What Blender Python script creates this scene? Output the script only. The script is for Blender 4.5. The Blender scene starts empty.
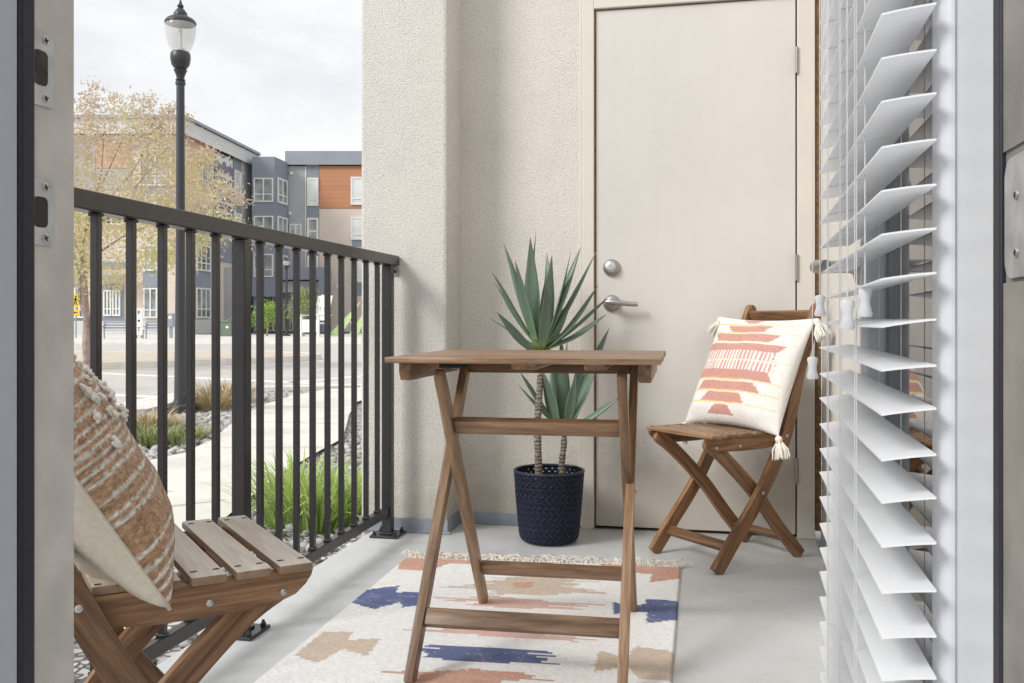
import bpy, bmesh, math, random
import numpy as np
from mathutils import Matrix, Vector, noise
from mathutils.geometry import tessellate_polygon

random.seed(7)
R = math.radians
scene = bpy.context.scene
COL = scene.collection

# ------------------------------------------------------------------ camera
A = R(11.9); CA, SA = math.cos(A), math.sin(A)
F = 930.0; HY = 322.0; CAMZ = 0.815
cam_d = bpy.data.cameras.new("camera")
cam = bpy.data.objects.new("camera", cam_d); COL.objects.link(cam)
cam.location = (0, 0, CAMZ); cam.rotation_euler = (R(90), 0, A)
cam_d.sensor_width = 36; cam_d.lens = 36 * F / 1024
cam_d.shift_y = -(341.5 - HY) / 1024
cam_d.clip_start = 0.02; cam_d.clip_end = 2000
scene.camera = cam

def wd(xc, d, z=0.0):                 # plan point given across / along the street axis
    return Vector((xc * CA - d * SA, xc * SA + d * CA, z))
def gd(px, py, z=0.0):                # a measured point of the photograph on a level at height z
    d = (CAMZ - z) * F / (py - HY)
    return wd((px - 512) / F * d, d, z)
def at(px, d, z=0.0):
    return wd((px - 512) / F * d, d, z)

# ------------------------------------------------------------------ materials
def new_mat(name):
    m = bpy.data.materials.new(name); m.use_nodes = True
    nt = m.node_tree; b = nt.nodes["Principled BSDF"]
    return m, nt, b
def N(nt, t, **kw):
    n = nt.nodes.new(t)
    for k, v in kw.items():
        setattr(n, k, v)
    return n
def ramp(nt, stops):
    r = N(nt, "ShaderNodeValToRGB")
    e = r.color_ramp.elements
    while len(e) < len(stops): e.new(0.5)
    for i, (p, c) in enumerate(stops):
        e[i].position = p; e[i].color = (c[0], c[1], c[2], 1)
    return r
def tex_noise(nt, vec, scale, detail=3, rough=0.55):
    n = N(nt, "ShaderNodeTexNoise")
    n.inputs["Scale"].default_value = scale; n.inputs["Detail"].default_value = detail
    n.inputs["Roughness"].default_value = rough
    if vec is not None: nt.links.new(vec, n.inputs["Vector"])
    return n
def bump(nt, b, h, strength, dist=0.01, prev=None):
    n = N(nt, "ShaderNodeBump")
    n.inputs["Strength"].default_value = strength; n.inputs["Distance"].default_value = dist
    nt.links.new(h, n.inputs["Height"])
    if prev is not None: nt.links.new(prev.outputs["Normal"], n.inputs["Normal"])
    nt.links.new(n.outputs["Normal"], b.inputs["Normal"])
    return n
def objco(nt):
    return N(nt, "ShaderNodeTexCoord").outputs["Object"]

def plain(name, c, rough=0.5, metal=0.0, var=0.06, scale=6.0, bstr=0.0, bscale=200, spec=0.5, coat=0):
    m, nt, b = new_mat(name)
    co = objco(nt)
    n = tex_noise(nt, co, scale, 4)
    lo = [max(0, x * (1 - var * 2)) for x in c]; hi = [min(1, x * (1 + var)) for x in c]
    r = ramp(nt, [(0.3, lo), (0.7, hi)])
    nt.links.new(n.outputs["Fac"], r.inputs["Fac"]); nt.links.new(r.outputs["Color"], b.inputs["Base Color"])
    rr = N(nt, "ShaderNodeMapRange"); rr.inputs["To Min"].default_value = max(0.02, rough - 0.07); rr.inputs["To Max"].default_value = min(1, rough + 0.07)
    nt.links.new(n.outputs["Fac"], rr.inputs["Value"]); nt.links.new(rr.outputs[0], b.inputs["Roughness"])
    b.inputs["Metallic"].default_value = metal
    b.inputs["Specular IOR Level"].default_value = spec
    b.inputs["Coat Weight"].default_value = coat
    if bstr:
        bump(nt, b, tex_noise(nt, co, bscale, 3).outputs["Fac"], bstr, 0.002)
    return m

def stucco(name, c, fine=130):
    m, nt, b = new_mat(name); co = objco(nt)
    n1 = tex_noise(nt, co, 1.8, 6, 0.65); n2 = tex_noise(nt, co, fine, 3, 0.6); n3 = tex_noise(nt, co, fine * 0.30, 3, 0.6); n4 = tex_noise(nt, co, 9, 4, 0.6)
    r = ramp(nt, [(0.25, [x * 0.86 for x in c]), (0.5, c), (0.75, [x * 1.05 for x in c])])
    nt.links.new(n1.outputs["Fac"], r.inputs["Fac"])
    r2 = ramp(nt, [(0.27, (0.27, 0.25, 0.22)), (0.47, (0.96, 0.96, 0.96)), (0.72, (1.10, 1.10, 1.10))])
    nt.links.new(n2.outputs["Fac"], r2.inputs["Fac"])
    mx = N(nt, "ShaderNodeMix", data_type="RGBA", blend_type="MULTIPLY"); mx.inputs["Factor"].default_value = 0.62
    nt.links.new(r.outputs["Color"], mx.inputs["A"]); nt.links.new(r2.outputs["Color"], mx.inputs["B"])
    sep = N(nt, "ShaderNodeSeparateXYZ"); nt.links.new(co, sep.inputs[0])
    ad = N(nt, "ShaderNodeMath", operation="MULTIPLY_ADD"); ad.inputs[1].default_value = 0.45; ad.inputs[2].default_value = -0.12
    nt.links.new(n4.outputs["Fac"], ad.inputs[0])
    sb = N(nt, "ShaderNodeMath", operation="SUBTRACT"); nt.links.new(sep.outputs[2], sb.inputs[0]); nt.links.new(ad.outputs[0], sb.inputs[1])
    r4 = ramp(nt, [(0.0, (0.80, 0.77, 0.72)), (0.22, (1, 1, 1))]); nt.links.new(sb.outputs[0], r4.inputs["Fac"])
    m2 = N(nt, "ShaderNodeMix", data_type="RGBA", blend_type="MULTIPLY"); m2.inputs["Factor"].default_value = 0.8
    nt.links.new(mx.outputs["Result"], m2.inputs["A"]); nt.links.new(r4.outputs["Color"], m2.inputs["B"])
    nt.links.new(m2.outputs["Result"], b.inputs["Base Color"])
    b.inputs["Roughness"].default_value = 0.9; b.inputs["Specular IOR Level"].default_value = 0.2
    p = bump(nt, b, n2.outputs["Fac"], 0.9, 0.005)
    p = bump(nt, b, n3.outputs["Fac"], 0.3, 0.006, p)
    bump(nt, b, n4.outputs["Fac"], 0.25, 0.012, p)
    return m

def wood(name, dark, mid, light, rough=0.45, fine=0.7, side=None):
    m, nt, b = new_mat(name)
    g = N(nt, "ShaderNodeAttribute", attribute_name="grain")
    t = N(nt, "ShaderNodeAttribute", attribute_name="tone")
    mp = N(nt, "ShaderNodeMapping"); mp.inputs["Scale"].default_value = (1.0, 14, 14)
    nt.links.new(g.outputs["Vector"], mp.inputs["Vector"])
    n1 = tex_noise(nt, mp.outputs["Vector"], 3.2, 5, 0.6); n1.inputs["Distortion"].default_value = 0.8
    mp2 = N(nt, "ShaderNodeMapping"); mp2.inputs["Scale"].default_value = (6, 190, 190)
    nt.links.new(g.outputs["Vector"], mp2.inputs["Vector"])
    n2 = tex_noise(nt, mp2.outputs["Vector"], 2.0, 3, 0.6)
    r = ramp(nt, [(0.28, dark), (0.5, mid), (0.74, light)])
    nt.links.new(n1.outputs["Fac"], r.inputs["Fac"])
    r2 = ramp(nt, [(0.3, (0.50, 0.45, 0.42)), (0.6, (1.06, 1.06, 1.06))])
    nt.links.new(n2.outputs["Fac"], r2.inputs["Fac"])
    mx = N(nt, "ShaderNodeMix", data_type="RGBA", blend_type="MULTIPLY"); mx.inputs["Factor"].default_value = fine
    nt.links.new(r.outputs["Color"], mx.inputs["A"]); nt.links.new(r2.outputs["Color"], mx.inputs["B"])
    hs = N(nt, "ShaderNodeHueSaturation")
    mr = N(nt, "ShaderNodeMapRange"); mr.inputs["To Min"].default_value = 0.72; mr.inputs["To Max"].default_value = 1.25
    nt.links.new(t.outputs["Fac"], mr.inputs["Value"]); nt.links.new(mr.outputs[0], hs.inputs["Value"])
    nt.links.new(mx.outputs["Result"], hs.inputs["Color"])
    col = hs.outputs["Color"]
    if side:      # worn upper faces, with glare painted in as paler colour; edges keep the brown of the wood
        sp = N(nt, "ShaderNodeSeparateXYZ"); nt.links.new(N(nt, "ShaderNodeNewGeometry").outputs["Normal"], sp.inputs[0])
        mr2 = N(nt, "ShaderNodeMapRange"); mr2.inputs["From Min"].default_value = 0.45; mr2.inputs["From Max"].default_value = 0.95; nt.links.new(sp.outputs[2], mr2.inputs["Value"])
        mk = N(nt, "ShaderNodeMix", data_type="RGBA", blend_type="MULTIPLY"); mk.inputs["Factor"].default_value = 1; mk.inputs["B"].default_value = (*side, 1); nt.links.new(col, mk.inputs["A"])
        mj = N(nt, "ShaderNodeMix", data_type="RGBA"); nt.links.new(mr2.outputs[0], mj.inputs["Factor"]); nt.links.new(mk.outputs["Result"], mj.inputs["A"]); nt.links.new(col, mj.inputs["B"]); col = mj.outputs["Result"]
    nt.links.new(col, b.inputs["Base Color"])
    rr = N(nt, "ShaderNodeMapRange"); rr.inputs["To Min"].default_value = rough + 0.1; rr.inputs["To Max"].default_value = rough - 0.08
    nt.links.new(n1.outputs["Fac"], rr.inputs["Value"]); nt.links.new(rr.outputs[0], b.inputs["Roughness"])
    bump(nt, b, n2.outputs["Fac"], 0.25, 0.0015)
    return m

def painted(name, rough=0.95, weave=260, bstr=0.5, aspect=(1, 1, 1), sheen=0.2, speck=0.25):
    """woven cloth whose pattern is stored in the mesh as a colour attribute"""
    m, nt, b = new_mat(name)
    a = N(nt, "ShaderNodeAttribute", attribute_name="paint")
    co = objco(nt)
    mp = N(nt, "ShaderNodeMapping"); mp.inputs["Scale"].default_value = aspect
    nt.links.new(co, mp.inputs["Vector"])
    v = N(nt, "ShaderNodeTexVoronoi"); v.inputs["Scale"].default_value = weave
    nt.links.new(mp.outputs["Vector"], v.inputs["Vector"])
    n = tex_noise(nt, mp.outputs["Vector"], weave * 0.5, 3, 0.6)
    r = ramp(nt, [(0.3, (1 - speck * 1.6,) * 3), (0.65, (1.06,) * 3)])
    nt.links.new(n.outputs["Fac"], r.inputs["Fac"])
    mx = N(nt, "ShaderNodeMix", data_type="RGBA", blend_type="MULTIPLY"); mx.inputs["Factor"].default_value = 1.0
    nt.links.new(a.outputs["Color"], mx.inputs["A"]); nt.links.new(r.outputs["Color"], mx.inputs["B"])
    nt.links.new(mx.outputs["Result"], b.inputs["Base Color"])
    b.inputs["Roughness"].default_value = rough; b.inputs["Specular IOR Level"].default_value = 0.15
    b.inputs["Sheen Weight"].default_value = sheen
    ad = N(nt, "ShaderNodeMath", operation="ADD")
    nt.links.new(v.outputs["Distance"], ad.inputs[0]); nt.links.new(n.outputs["Fac"], ad.inputs[1])
    bump(nt, b, ad.outputs[0], bstr, 0.003)
    return m

def foliage(name, c1, c2, rough=0.5, trans=0.25):
    m, nt, b = new_mat(name)
    a = N(nt, "ShaderNodeAttribute", attribute_name="tint")
    r = ramp(nt, [(0.0, c1), (1.0, c2)])
    nt.links.new(a.outputs["Fac"], r.inputs["Fac"]); nt.links.new(r.outputs["Color"], b.inputs["Base Color"])
    b.inputs["Roughness"].default_value = rough
    tr = N(nt, "ShaderNodeBsdfTranslucent"); nt.links.new(r.outputs["Color"], tr.inputs["Color"])
    ms = N(nt, "ShaderNodeMixShader"); ms.inputs[0].default_value = trans
    nt.links.new(b.outputs[0], ms.inputs[1]); nt.links.new(tr.outputs[0], ms.inputs[2])
    nt.links.new(ms.outputs[0], nt.nodes["Material Output"].inputs["Surface"])
    return m

def glass(name, tint=(1, 1, 1), refl=1.0):
    m, nt, b = new_mat(name)
    nt.nodes.remove(b)
    fr = N(nt, "ShaderNodeFresnel"); fr.inputs["IOR"].default_value = 2.6
    tr = N(nt, "ShaderNodeBsdfTransparent"); tr.inputs["Color"].default_value = (*tint, 1)
    gl = N(nt, "ShaderNodeBsdfGlossy"); gl.inputs["Roughness"].default_value = 0.0
    gl.inputs["Color"].default_value = (refl, refl, refl, 1)
    ms = N(nt, "ShaderNodeMixShader")
    nt.links.new(fr.outputs[0], ms.inputs[0]); nt.links.new(tr.outputs[0], ms.inputs[1]); nt.links.new(gl.outputs[0], ms.inputs[2])
    nt.links.new(ms.outputs[0], nt.nodes["Material Output"].inputs["Surface"])
    return m

def siding(name, c, pitch, groove=0.5, axis=2, wob=0.12):
    """boards or corrugation: horizontal grooves every `pitch` metres"""
    m, nt, b = new_mat(name); co = objco(nt)
    sep = N(nt, "ShaderNodeSeparateXYZ"); nt.links.new(co, sep.inputs[0])
    dv = N(nt, "ShaderNodeMath", operation="DIVIDE"); dv.inputs[1].default_value = pitch
    nt.links.new(sep.outputs[axis], dv.inputs[0])
    fr = N(nt, "ShaderNodeMath", operation="FRACT"); nt.links.new(dv.outputs[0], fr.inputs[0])
    fl = N(nt, "ShaderNodeMath", operation="FLOOR"); nt.links.new(dv.outputs[0], fl.inputs[0])
    wn = N(nt, "ShaderNodeTexWhiteNoise", noise_dimensions="1D"); nt.links.new(fl.outputs[0], wn.inputs["W"])
    r = ramp(nt, [(0.0, [x * groove for x in c]), (0.10, c), (1.0, c)])
    nt.links.new(fr.outputs[0], r.inputs["Fac"])
    mr = N(nt, "ShaderNodeMapRange"); mr.inputs["To Min"].default_value = 1 - wob; mr.inputs["To Max"].default_value = 1 + wob
    nt.links.new(wn.outputs["Value"], mr.inputs["Value"])
    hs = N(nt, "ShaderNodeHueSaturation"); nt.links.new(r.outputs["Color"], hs.inputs["Color"]); nt.links.new(mr.outputs[0], hs.inputs["Value"])
    nt.links.new(hs.outputs["Color"], b.inputs["Base Color"])
    b.inputs["Roughness"].default_value = 0.65
    return m

M = {}
M["stucco"] = stucco("stucco", (0.735, 0.70, 0.643), 180)
M["stucco_col"] = stucco("stucco_column", (0.71, 0.685, 0.64), 170)
M["trim"] = plain("painted_trim", (0.68, 0.64, 0.575), 0.45, var=0.03, scale=4, bstr=0.08, bscale=60)
M["seam"] = plain("dark_seam", (0.25, 0.155, 0.085), 0.9, var=0.2, scale=60, bstr=0.6, bscale=300)
M["flash"] = plain("grey_flashing", (0.33, 0.36, 0.41), 0.4, metal=0.3, var=0.12, scale=9)
M["dark"] = plain("dark_gap", (0.025, 0.024, 0.024), 0.8)
M["nickel"] = plain("satin_nickel", (0.44, 0.425, 0.40), 0.40, metal=1.0, var=0.05)
M["steel"] = plain("brushed_plate", (0.62, 0.63, 0.64), 0.38, metal=0.85, var=0.12, scale=40)
M["screw"] = plain("screw_steel", (0.55, 0.55, 0.54), 0.3, metal=1.0)
M["rail"] = plain("bronze_powder_coat", (0.024, 0.0225, 0.0235), 0.27, var=0.10, scale=9, spec=0.6)
M["wood"] = wood("acacia_wood", (0.10, 0.044, 0.019), (0.255, 0.132, 0.062), (0.44, 0.255, 0.13))
M["wood_table"] = wood("oiled_acacia", (0.125, 0.066, 0.034), (0.285, 0.170, 0.095), (0.46, 0.305, 0.19), 0.38)
M["wood_top"] = wood("weathered_glare_acacia", (0.53, 0.455, 0.375), (0.67, 0.595, 0.51), (0.75, 0.685, 0.60), 0.34, 0.30, (0.50, 0.37, 0.26))
M["white"] = plain("white_paint", (0.60, 0.615, 0.645), 0.32, var=0.02, scale=3)
M["slat"] = plain("white_slat", (0.82, 0.835, 0.86), 0.38, var=0.015, scale=5)
def mat_slat():
    m, nt, b = new_mat("white_slat")
    n = tex_noise(nt, objco(nt), 5, 3); r = ramp(nt, [(0.3, (0.93, 0.935, 0.945)), (0.7, (0.95, 0.955, 0.96))]); nt.links.new(n.outputs["Fac"], r.inputs["Fac"]); nt.links.new(r.outputs["Color"], b.inputs["Base Color"])
    b.inputs["Roughness"].default_value = 0.36
    tr = N(nt, "ShaderNodeBsdfTranslucent"); tr.inputs["Color"].default_value = (0.94, 0.95, 0.97, 1)
    ms = N(nt, "ShaderNodeMixShader"); ms.inputs[0].default_value = 0.32
    nt.links.new(b.outputs[0], ms.inputs[1]); nt.links.new(tr.outputs[0], ms.inputs[2]); nt.links.new(ms.outputs[0], nt.nodes["Material Output"].inputs["Surface"])
    return m
M["slat"] = mat_slat()
M["cord"] = plain("white_cord", (0.80, 0.80, 0.80), 0.8)
M["jamb"] = plain("jamb_paint", (0.56, 0.525, 0.48), 0.5, var=0.10, scale=14, bstr=0.2, bscale=70)
M["jambd"] = plain("shaded_jamb_paint", (0.27, 0.25, 0.225), 0.55, var=0.16, scale=9, bstr=0.2, bscale=60)  # jamb paint darkened for the hinge side, its shade put into the colour
M["casing"] = plain("grey_casing", (0.42, 0.445, 0.49), 0.4, var=0.03, scale=3)
M["wstrip"] = plain("navy_weatherstrip", (0.012, 0.012, 0.022), 0.5)
M["door_glass"] = glass("door_glass", (0.93, 0.95, 0.95))
M["basket"] = plain("navy_woven", (0.024, 0.029, 0.066), 0.38, var=0.45, scale=150, bstr=0.5, bscale=240)
M["soil"] = plain("dark_soil", (0.06, 0.05, 0.04), 0.95, var=0.3, scale=80, bstr=0.8, bscale=120)
M["tassel"] = plain("cotton_tassel", (0.83, 0.79, 0.72), 0.95, var=0.06, scale=80)
M["linen"] = plain("beige_linen", (0.64, 0.575, 0.475), 0.95, var=0.05, scale=120, bstr=0.5, bscale=700)
M["rug"] = painted("kilim_weave", weave=230, bstr=0.45, aspect=(0.45, 1.6, 1), speck=0.07)
M["basketw"] = painted("woven_basket", rough=0.42, weave=300, bstr=0.35, sheen=0.0, speck=0.2)
M["pillow"] = painted("pillow_weave", weave=330, bstr=0.45, aspect=(0.6, 1.5, 1), speck=0.05)
M["pillow_b"] = painted("chunky_weave", weave=210, bstr=0.9, aspect=(0.8, 1.3, 1), speck=0.30)
M["kerb"] = plain("kerb_concrete", (0.76, 0.73, 0.68), 0.9, var=0.08, scale=3, bstr=0.3, bscale=90)
M["paint_line"] = plain("road_paint", (0.90, 0.90, 0.88), 0.7, var=0.06, scale=4)
M["tan_paver"] = plain("tan_concrete", (0.60, 0.53, 0.45), 0.9, var=0.08, scale=2)
M["lampm"] = plain("lamp_post_paint", (0.034, 0.035, 0.041), 0.4, var=0.05, spec=0.6)
M["globe"] = glass("lamp_globe", (0.80, 0.80, 0.78), 0.9)
def mat_globe():
    m, nt, b = new_mat("lamp_globe")
    b.inputs["Base Color"].default_value = (0.78, 0.78, 0.76, 1); b.inputs["Roughness"].default_value = 0.12
    tr = N(nt, "ShaderNodeBsdfTransparent"); tr.inputs["Color"].default_value = (0.95, 0.95, 0.94, 1)
    ms = N(nt, "ShaderNodeMixShader"); ms.inputs[0].default_value = 0.36
    nt.links.new(tr.outputs[0], ms.inputs[1]); nt.links.new(b.outputs[0], ms.inputs[2])
    nt.links.new(ms.outputs[0], nt.nodes["Material Output"].inputs["Surface"]); return m
M["globe"] = mat_globe()
M["frost"] = plain("frosted_white", (0.80, 0.80, 0.78), 0.4)
M["bark"] = plain("bark", (0.40, 0.31, 0.27), 0.9, var=0.25, scale=8, bstr=0.8, bscale=40)
M["beige"] = plain("beige_stucco", (0.66, 0.575, 0.50), 0.9, var=0.04, scale=0.5)  # beige, grey and slate facades are lightened, haze mixed into their colours
M["grey"] = plain("grey_panel", (0.42, 0.425, 0.44), 0.8, var=0.05, scale=0.4)
M["greyc"] = siding("grey_corrugated", (0.62, 0.625, 0.62), 0.32, 0.7, wob=0.03)
M["navy"] = plain("slate_blue_panel", (0.25, 0.28, 0.335), 0.75, var=0.05, scale=0.4)
M["cedar"] = siding("cedar_siding", (0.50, 0.235, 0.125), 0.36, 0.62, wob=0.10)
M["cedar_pale"] = siding("pale_cedar_siding", (0.58, 0.36, 0.25), 0.36, 0.7, wob=0.07)
M["para"] = plain("parapet_metal", (0.30, 0.325, 0.37), 0.5, var=0.04, scale=0.5)
M["winw"] = plain("window_white", (0.78, 0.78, 0.76), 0.5)
M["pane"] = plain("window_pane", (0.30, 0.33, 0.33), 0.06, var=0.55, scale=0.7, spec=0.8)
M["blindpane"] = plain("pane_with_blinds", (0.72, 0.74, 0.73), 0.15, var=0.08, scale=0.9, spec=0.8)
M["banner"] = plain("banner_violet", (0.20, 0.195, 0.27), 0.7, var=0.1, scale=0.5)
M["bannertxt"] = plain("banner_lettering", (0.72, 0.71, 0.66), 0.7)
M["yellow"] = plain("sign_yellow", (0.85, 0.52, 0.04), 0.5)
M["black"] = plain("black_symbol", (0.02, 0.02, 0.02), 0.6)
M["green_box"] = plain("utility_green", (0.15, 0.20, 0.15), 0.6)
M["lime"] = plain("lime_panel", (0.46, 0.60, 0.27), 0.6)
M["base"] = plain("pale_block", (0.60, 0.60, 0.60), 0.9, var=0.06, scale=1)
M["rock"] = plain("river_rock", (0.50, 0.49, 0.475), 0.8, var=0.35, scale=14, bstr=0.2, bscale=80)
M["leaf_tree"] = foliage("pale_tree_leaf", (0.66, 0.52, 0.47), (0.69, 0.66, 0.33), 0.6, 0.4)
M["leaf_lime"] = foliage("lime_leaf", (0.14, 0.26, 0.04), (0.36, 0.50, 0.10), 0.5, 0.3)
M["leaf_bed"] = foliage("bed_leaf", (0.16, 0.20, 0.07), (0.34, 0.38, 0.16), 0.6, 0.2)
M["straw"] = foliage("straw_leaf", (0.36, 0.27, 0.14), (0.58, 0.47, 0.28), 0.7, 0.2)
M["daylily"] = foliage("daylily_leaf", (0.20, 0.33, 0.06), (0.60, 0.72, 0.26), 0.45, 0.35)

def mat_concrete(name, c, dirt=0.6, grit=0.0):
    m, nt, b = new_mat(name); co = objco(nt)
    n1 = tex_noise(nt, co, 1.1, 6, 0.62); n2 = tex_noise(nt, co, 34, 3); n3 = tex_noise(nt, co, 4.0, 6, 0.72); n5 = tex_noise(nt, co, 150, 2, 0.5)
    r = ramp(nt, [(0.3, [x * 0.80 for x in c]), (0.5, [x * 0.97 for x in c]), (0.72, [x * 1.06 for x in c])])
    nt.links.new(n1.outputs["Fac"], r.inputs["Fac"])
    r3 = ramp(nt, [(0.30, (0.76, 0.73, 0.69)), (0.47, (1, 1, 1))])
    nt.links.new(n3.outputs["Fac"], r3.inputs["Fac"])
    mx = N(nt, "ShaderNodeMix", data_type="RGBA", blend_type="MULTIPLY"); mx.inputs["Factor"].default_value = dirt
    nt.links.new(r.outputs["Color"], mx.inputs["A"]); nt.links.new(r3.outputs["Color"], mx.inputs["B"])
    last = mx.outputs["Result"]
    if grit:
        r5 = ramp(nt, [(0.25, (0.30, 0.27, 0.24)), (0.30, (1, 1, 1))]); nt.links.new(n5.outputs["Fac"], r5.inputs["Fac"])
        n6 = tex_noise(nt, co, 2.3, 3); r6 = ramp(nt, [(0.45, (0, 0, 0)), (0.65, (1, 1, 1))]); nt.links.new(n6.outputs["Fac"], r6.inputs["Fac"])
        m5 = N(nt, "ShaderNodeMix", data_type="RGBA", blend_type="MULTIPLY"); nt.links.new(r6.outputs["Color"], m5.inputs["Factor"])
        nt.links.new(last, m5.inputs["A"]); nt.links.new(r5.outputs["Color"], m5.inputs["B"]); last = m5.outputs["Result"]
        v = N(nt, "ShaderNodeTexVoronoi"); v.feature = "DISTANCE_TO_EDGE"; v.inputs["Scale"].default_value = 0.55
        dn = tex_noise(nt, co, 3.0, 5, 0.6); ml = N(nt, "ShaderNodeMix", data_type="VECTOR"); ml.inputs["Factor"].default_value = 0.22
        nt.links.new(co, ml.inputs["A"]); nt.links.new(dn.outputs["Color"], ml.inputs["B"]); nt.links.new(ml.outputs["Result"], v.inputs["Vector"])
        r7 = ramp(nt, [(0.0, (0.62, 0.60, 0.57)), (0.0022, (1, 1, 1))]); nt.links.new(v.outputs["Distance"], r7.inputs["Fac"])
        m7 = N(nt, "ShaderNodeMix", data_type="RGBA", blend_type="MULTIPLY"); m7.inputs["Factor"].default_value = 0.12
        nt.links.new(last, m7.inputs["A"]); nt.links.new(r7.outputs["Color"], m7.inputs["B"]); last = m7.outputs["Result"]
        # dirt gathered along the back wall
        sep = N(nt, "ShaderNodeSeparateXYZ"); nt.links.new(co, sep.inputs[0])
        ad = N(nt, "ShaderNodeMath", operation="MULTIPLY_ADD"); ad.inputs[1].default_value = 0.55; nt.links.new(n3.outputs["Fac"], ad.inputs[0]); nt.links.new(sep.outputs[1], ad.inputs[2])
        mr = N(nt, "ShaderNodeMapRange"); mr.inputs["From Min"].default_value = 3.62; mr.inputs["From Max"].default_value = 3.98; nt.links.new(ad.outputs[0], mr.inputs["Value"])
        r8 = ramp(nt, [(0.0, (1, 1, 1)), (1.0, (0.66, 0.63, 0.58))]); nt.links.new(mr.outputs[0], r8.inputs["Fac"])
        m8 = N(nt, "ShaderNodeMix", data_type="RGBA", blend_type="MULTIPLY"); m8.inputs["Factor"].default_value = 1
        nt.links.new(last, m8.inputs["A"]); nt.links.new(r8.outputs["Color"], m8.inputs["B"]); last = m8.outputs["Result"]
    nt.links.new(last, b.inputs["Base Color"])
    rr = N(nt, "ShaderNodeMapRange"); rr.inputs["To Min"].default_value = 0.34; rr.inputs["To Max"].default_value = 0.66
    nt.links.new(n3.outputs["Fac"], rr.inputs["Value"]); nt.links.new(rr.outputs[0], b.inputs["Roughness"])
    bump(nt, b, n2.outputs["Fac"], 0.12, 0.003)
    return m
M["floor"] = mat_concrete("coated_concrete", (0.63, 0.645, 0.65), 0.6, 1.0)
M["path"] = mat_concrete("path_concrete", (0.78, 0.75, 0.69))
M["asphalt"] = mat_concrete("hazed_asphalt", (0.60, 0.57, 0.545))  # road colour paled to hold the outdoor haze and glow

def mat_gravel():
    m, nt, b = new_mat("gravel_bed"); co = objco(nt)
    v = N(nt, "ShaderNodeTexVoronoi"); v.inputs["Scale"].default_value = 26; nt.links.new(co, v.inputs["Vector"])
    v2 = N(nt, "ShaderNodeTexVoronoi"); v2.inputs["Scale"].default_value = 26; v2.feature = "DISTANCE_TO_EDGE"; nt.links.new(co, v2.inputs["Vector"])
    hs = N(nt, "ShaderNodeSeparateColor"); nt.links.new(v.outputs["Color"], hs.inputs[0])
    r = ramp(nt, [(0.0, (0.30, 0.29, 0.28)), (0.5, (0.50, 0.49, 0.47)), (1.0, (0.70, 0.68, 0.65))])
    nt.links.new(hs.outputs[0], r.inputs["Fac"])
    e = ramp(nt, [(0.0, (0.25, 0.24, 0.23)), (0.16, (1, 1, 1))]); nt.links.new(v2.outputs["Distance"], e.inputs["Fac"])
    mx = N(nt, "ShaderNodeMix", data_type="RGBA", blend_type="MULTIPLY"); mx.inputs["Factor"].default_value = 1
    nt.links.new(r.outputs["Color"], mx.inputs["A"]); nt.links.new(e.outputs["Color"], mx.inputs["B"])
    nt.links.new(mx.outputs["Result"], b.inputs["Base Color"]); b.inputs["Roughness"].default_value = 0.85
    bump(nt, b, e.outputs["Color"], 0.8, 0.02)
    return m
M["gravel"] = mat_gravel()

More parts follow.
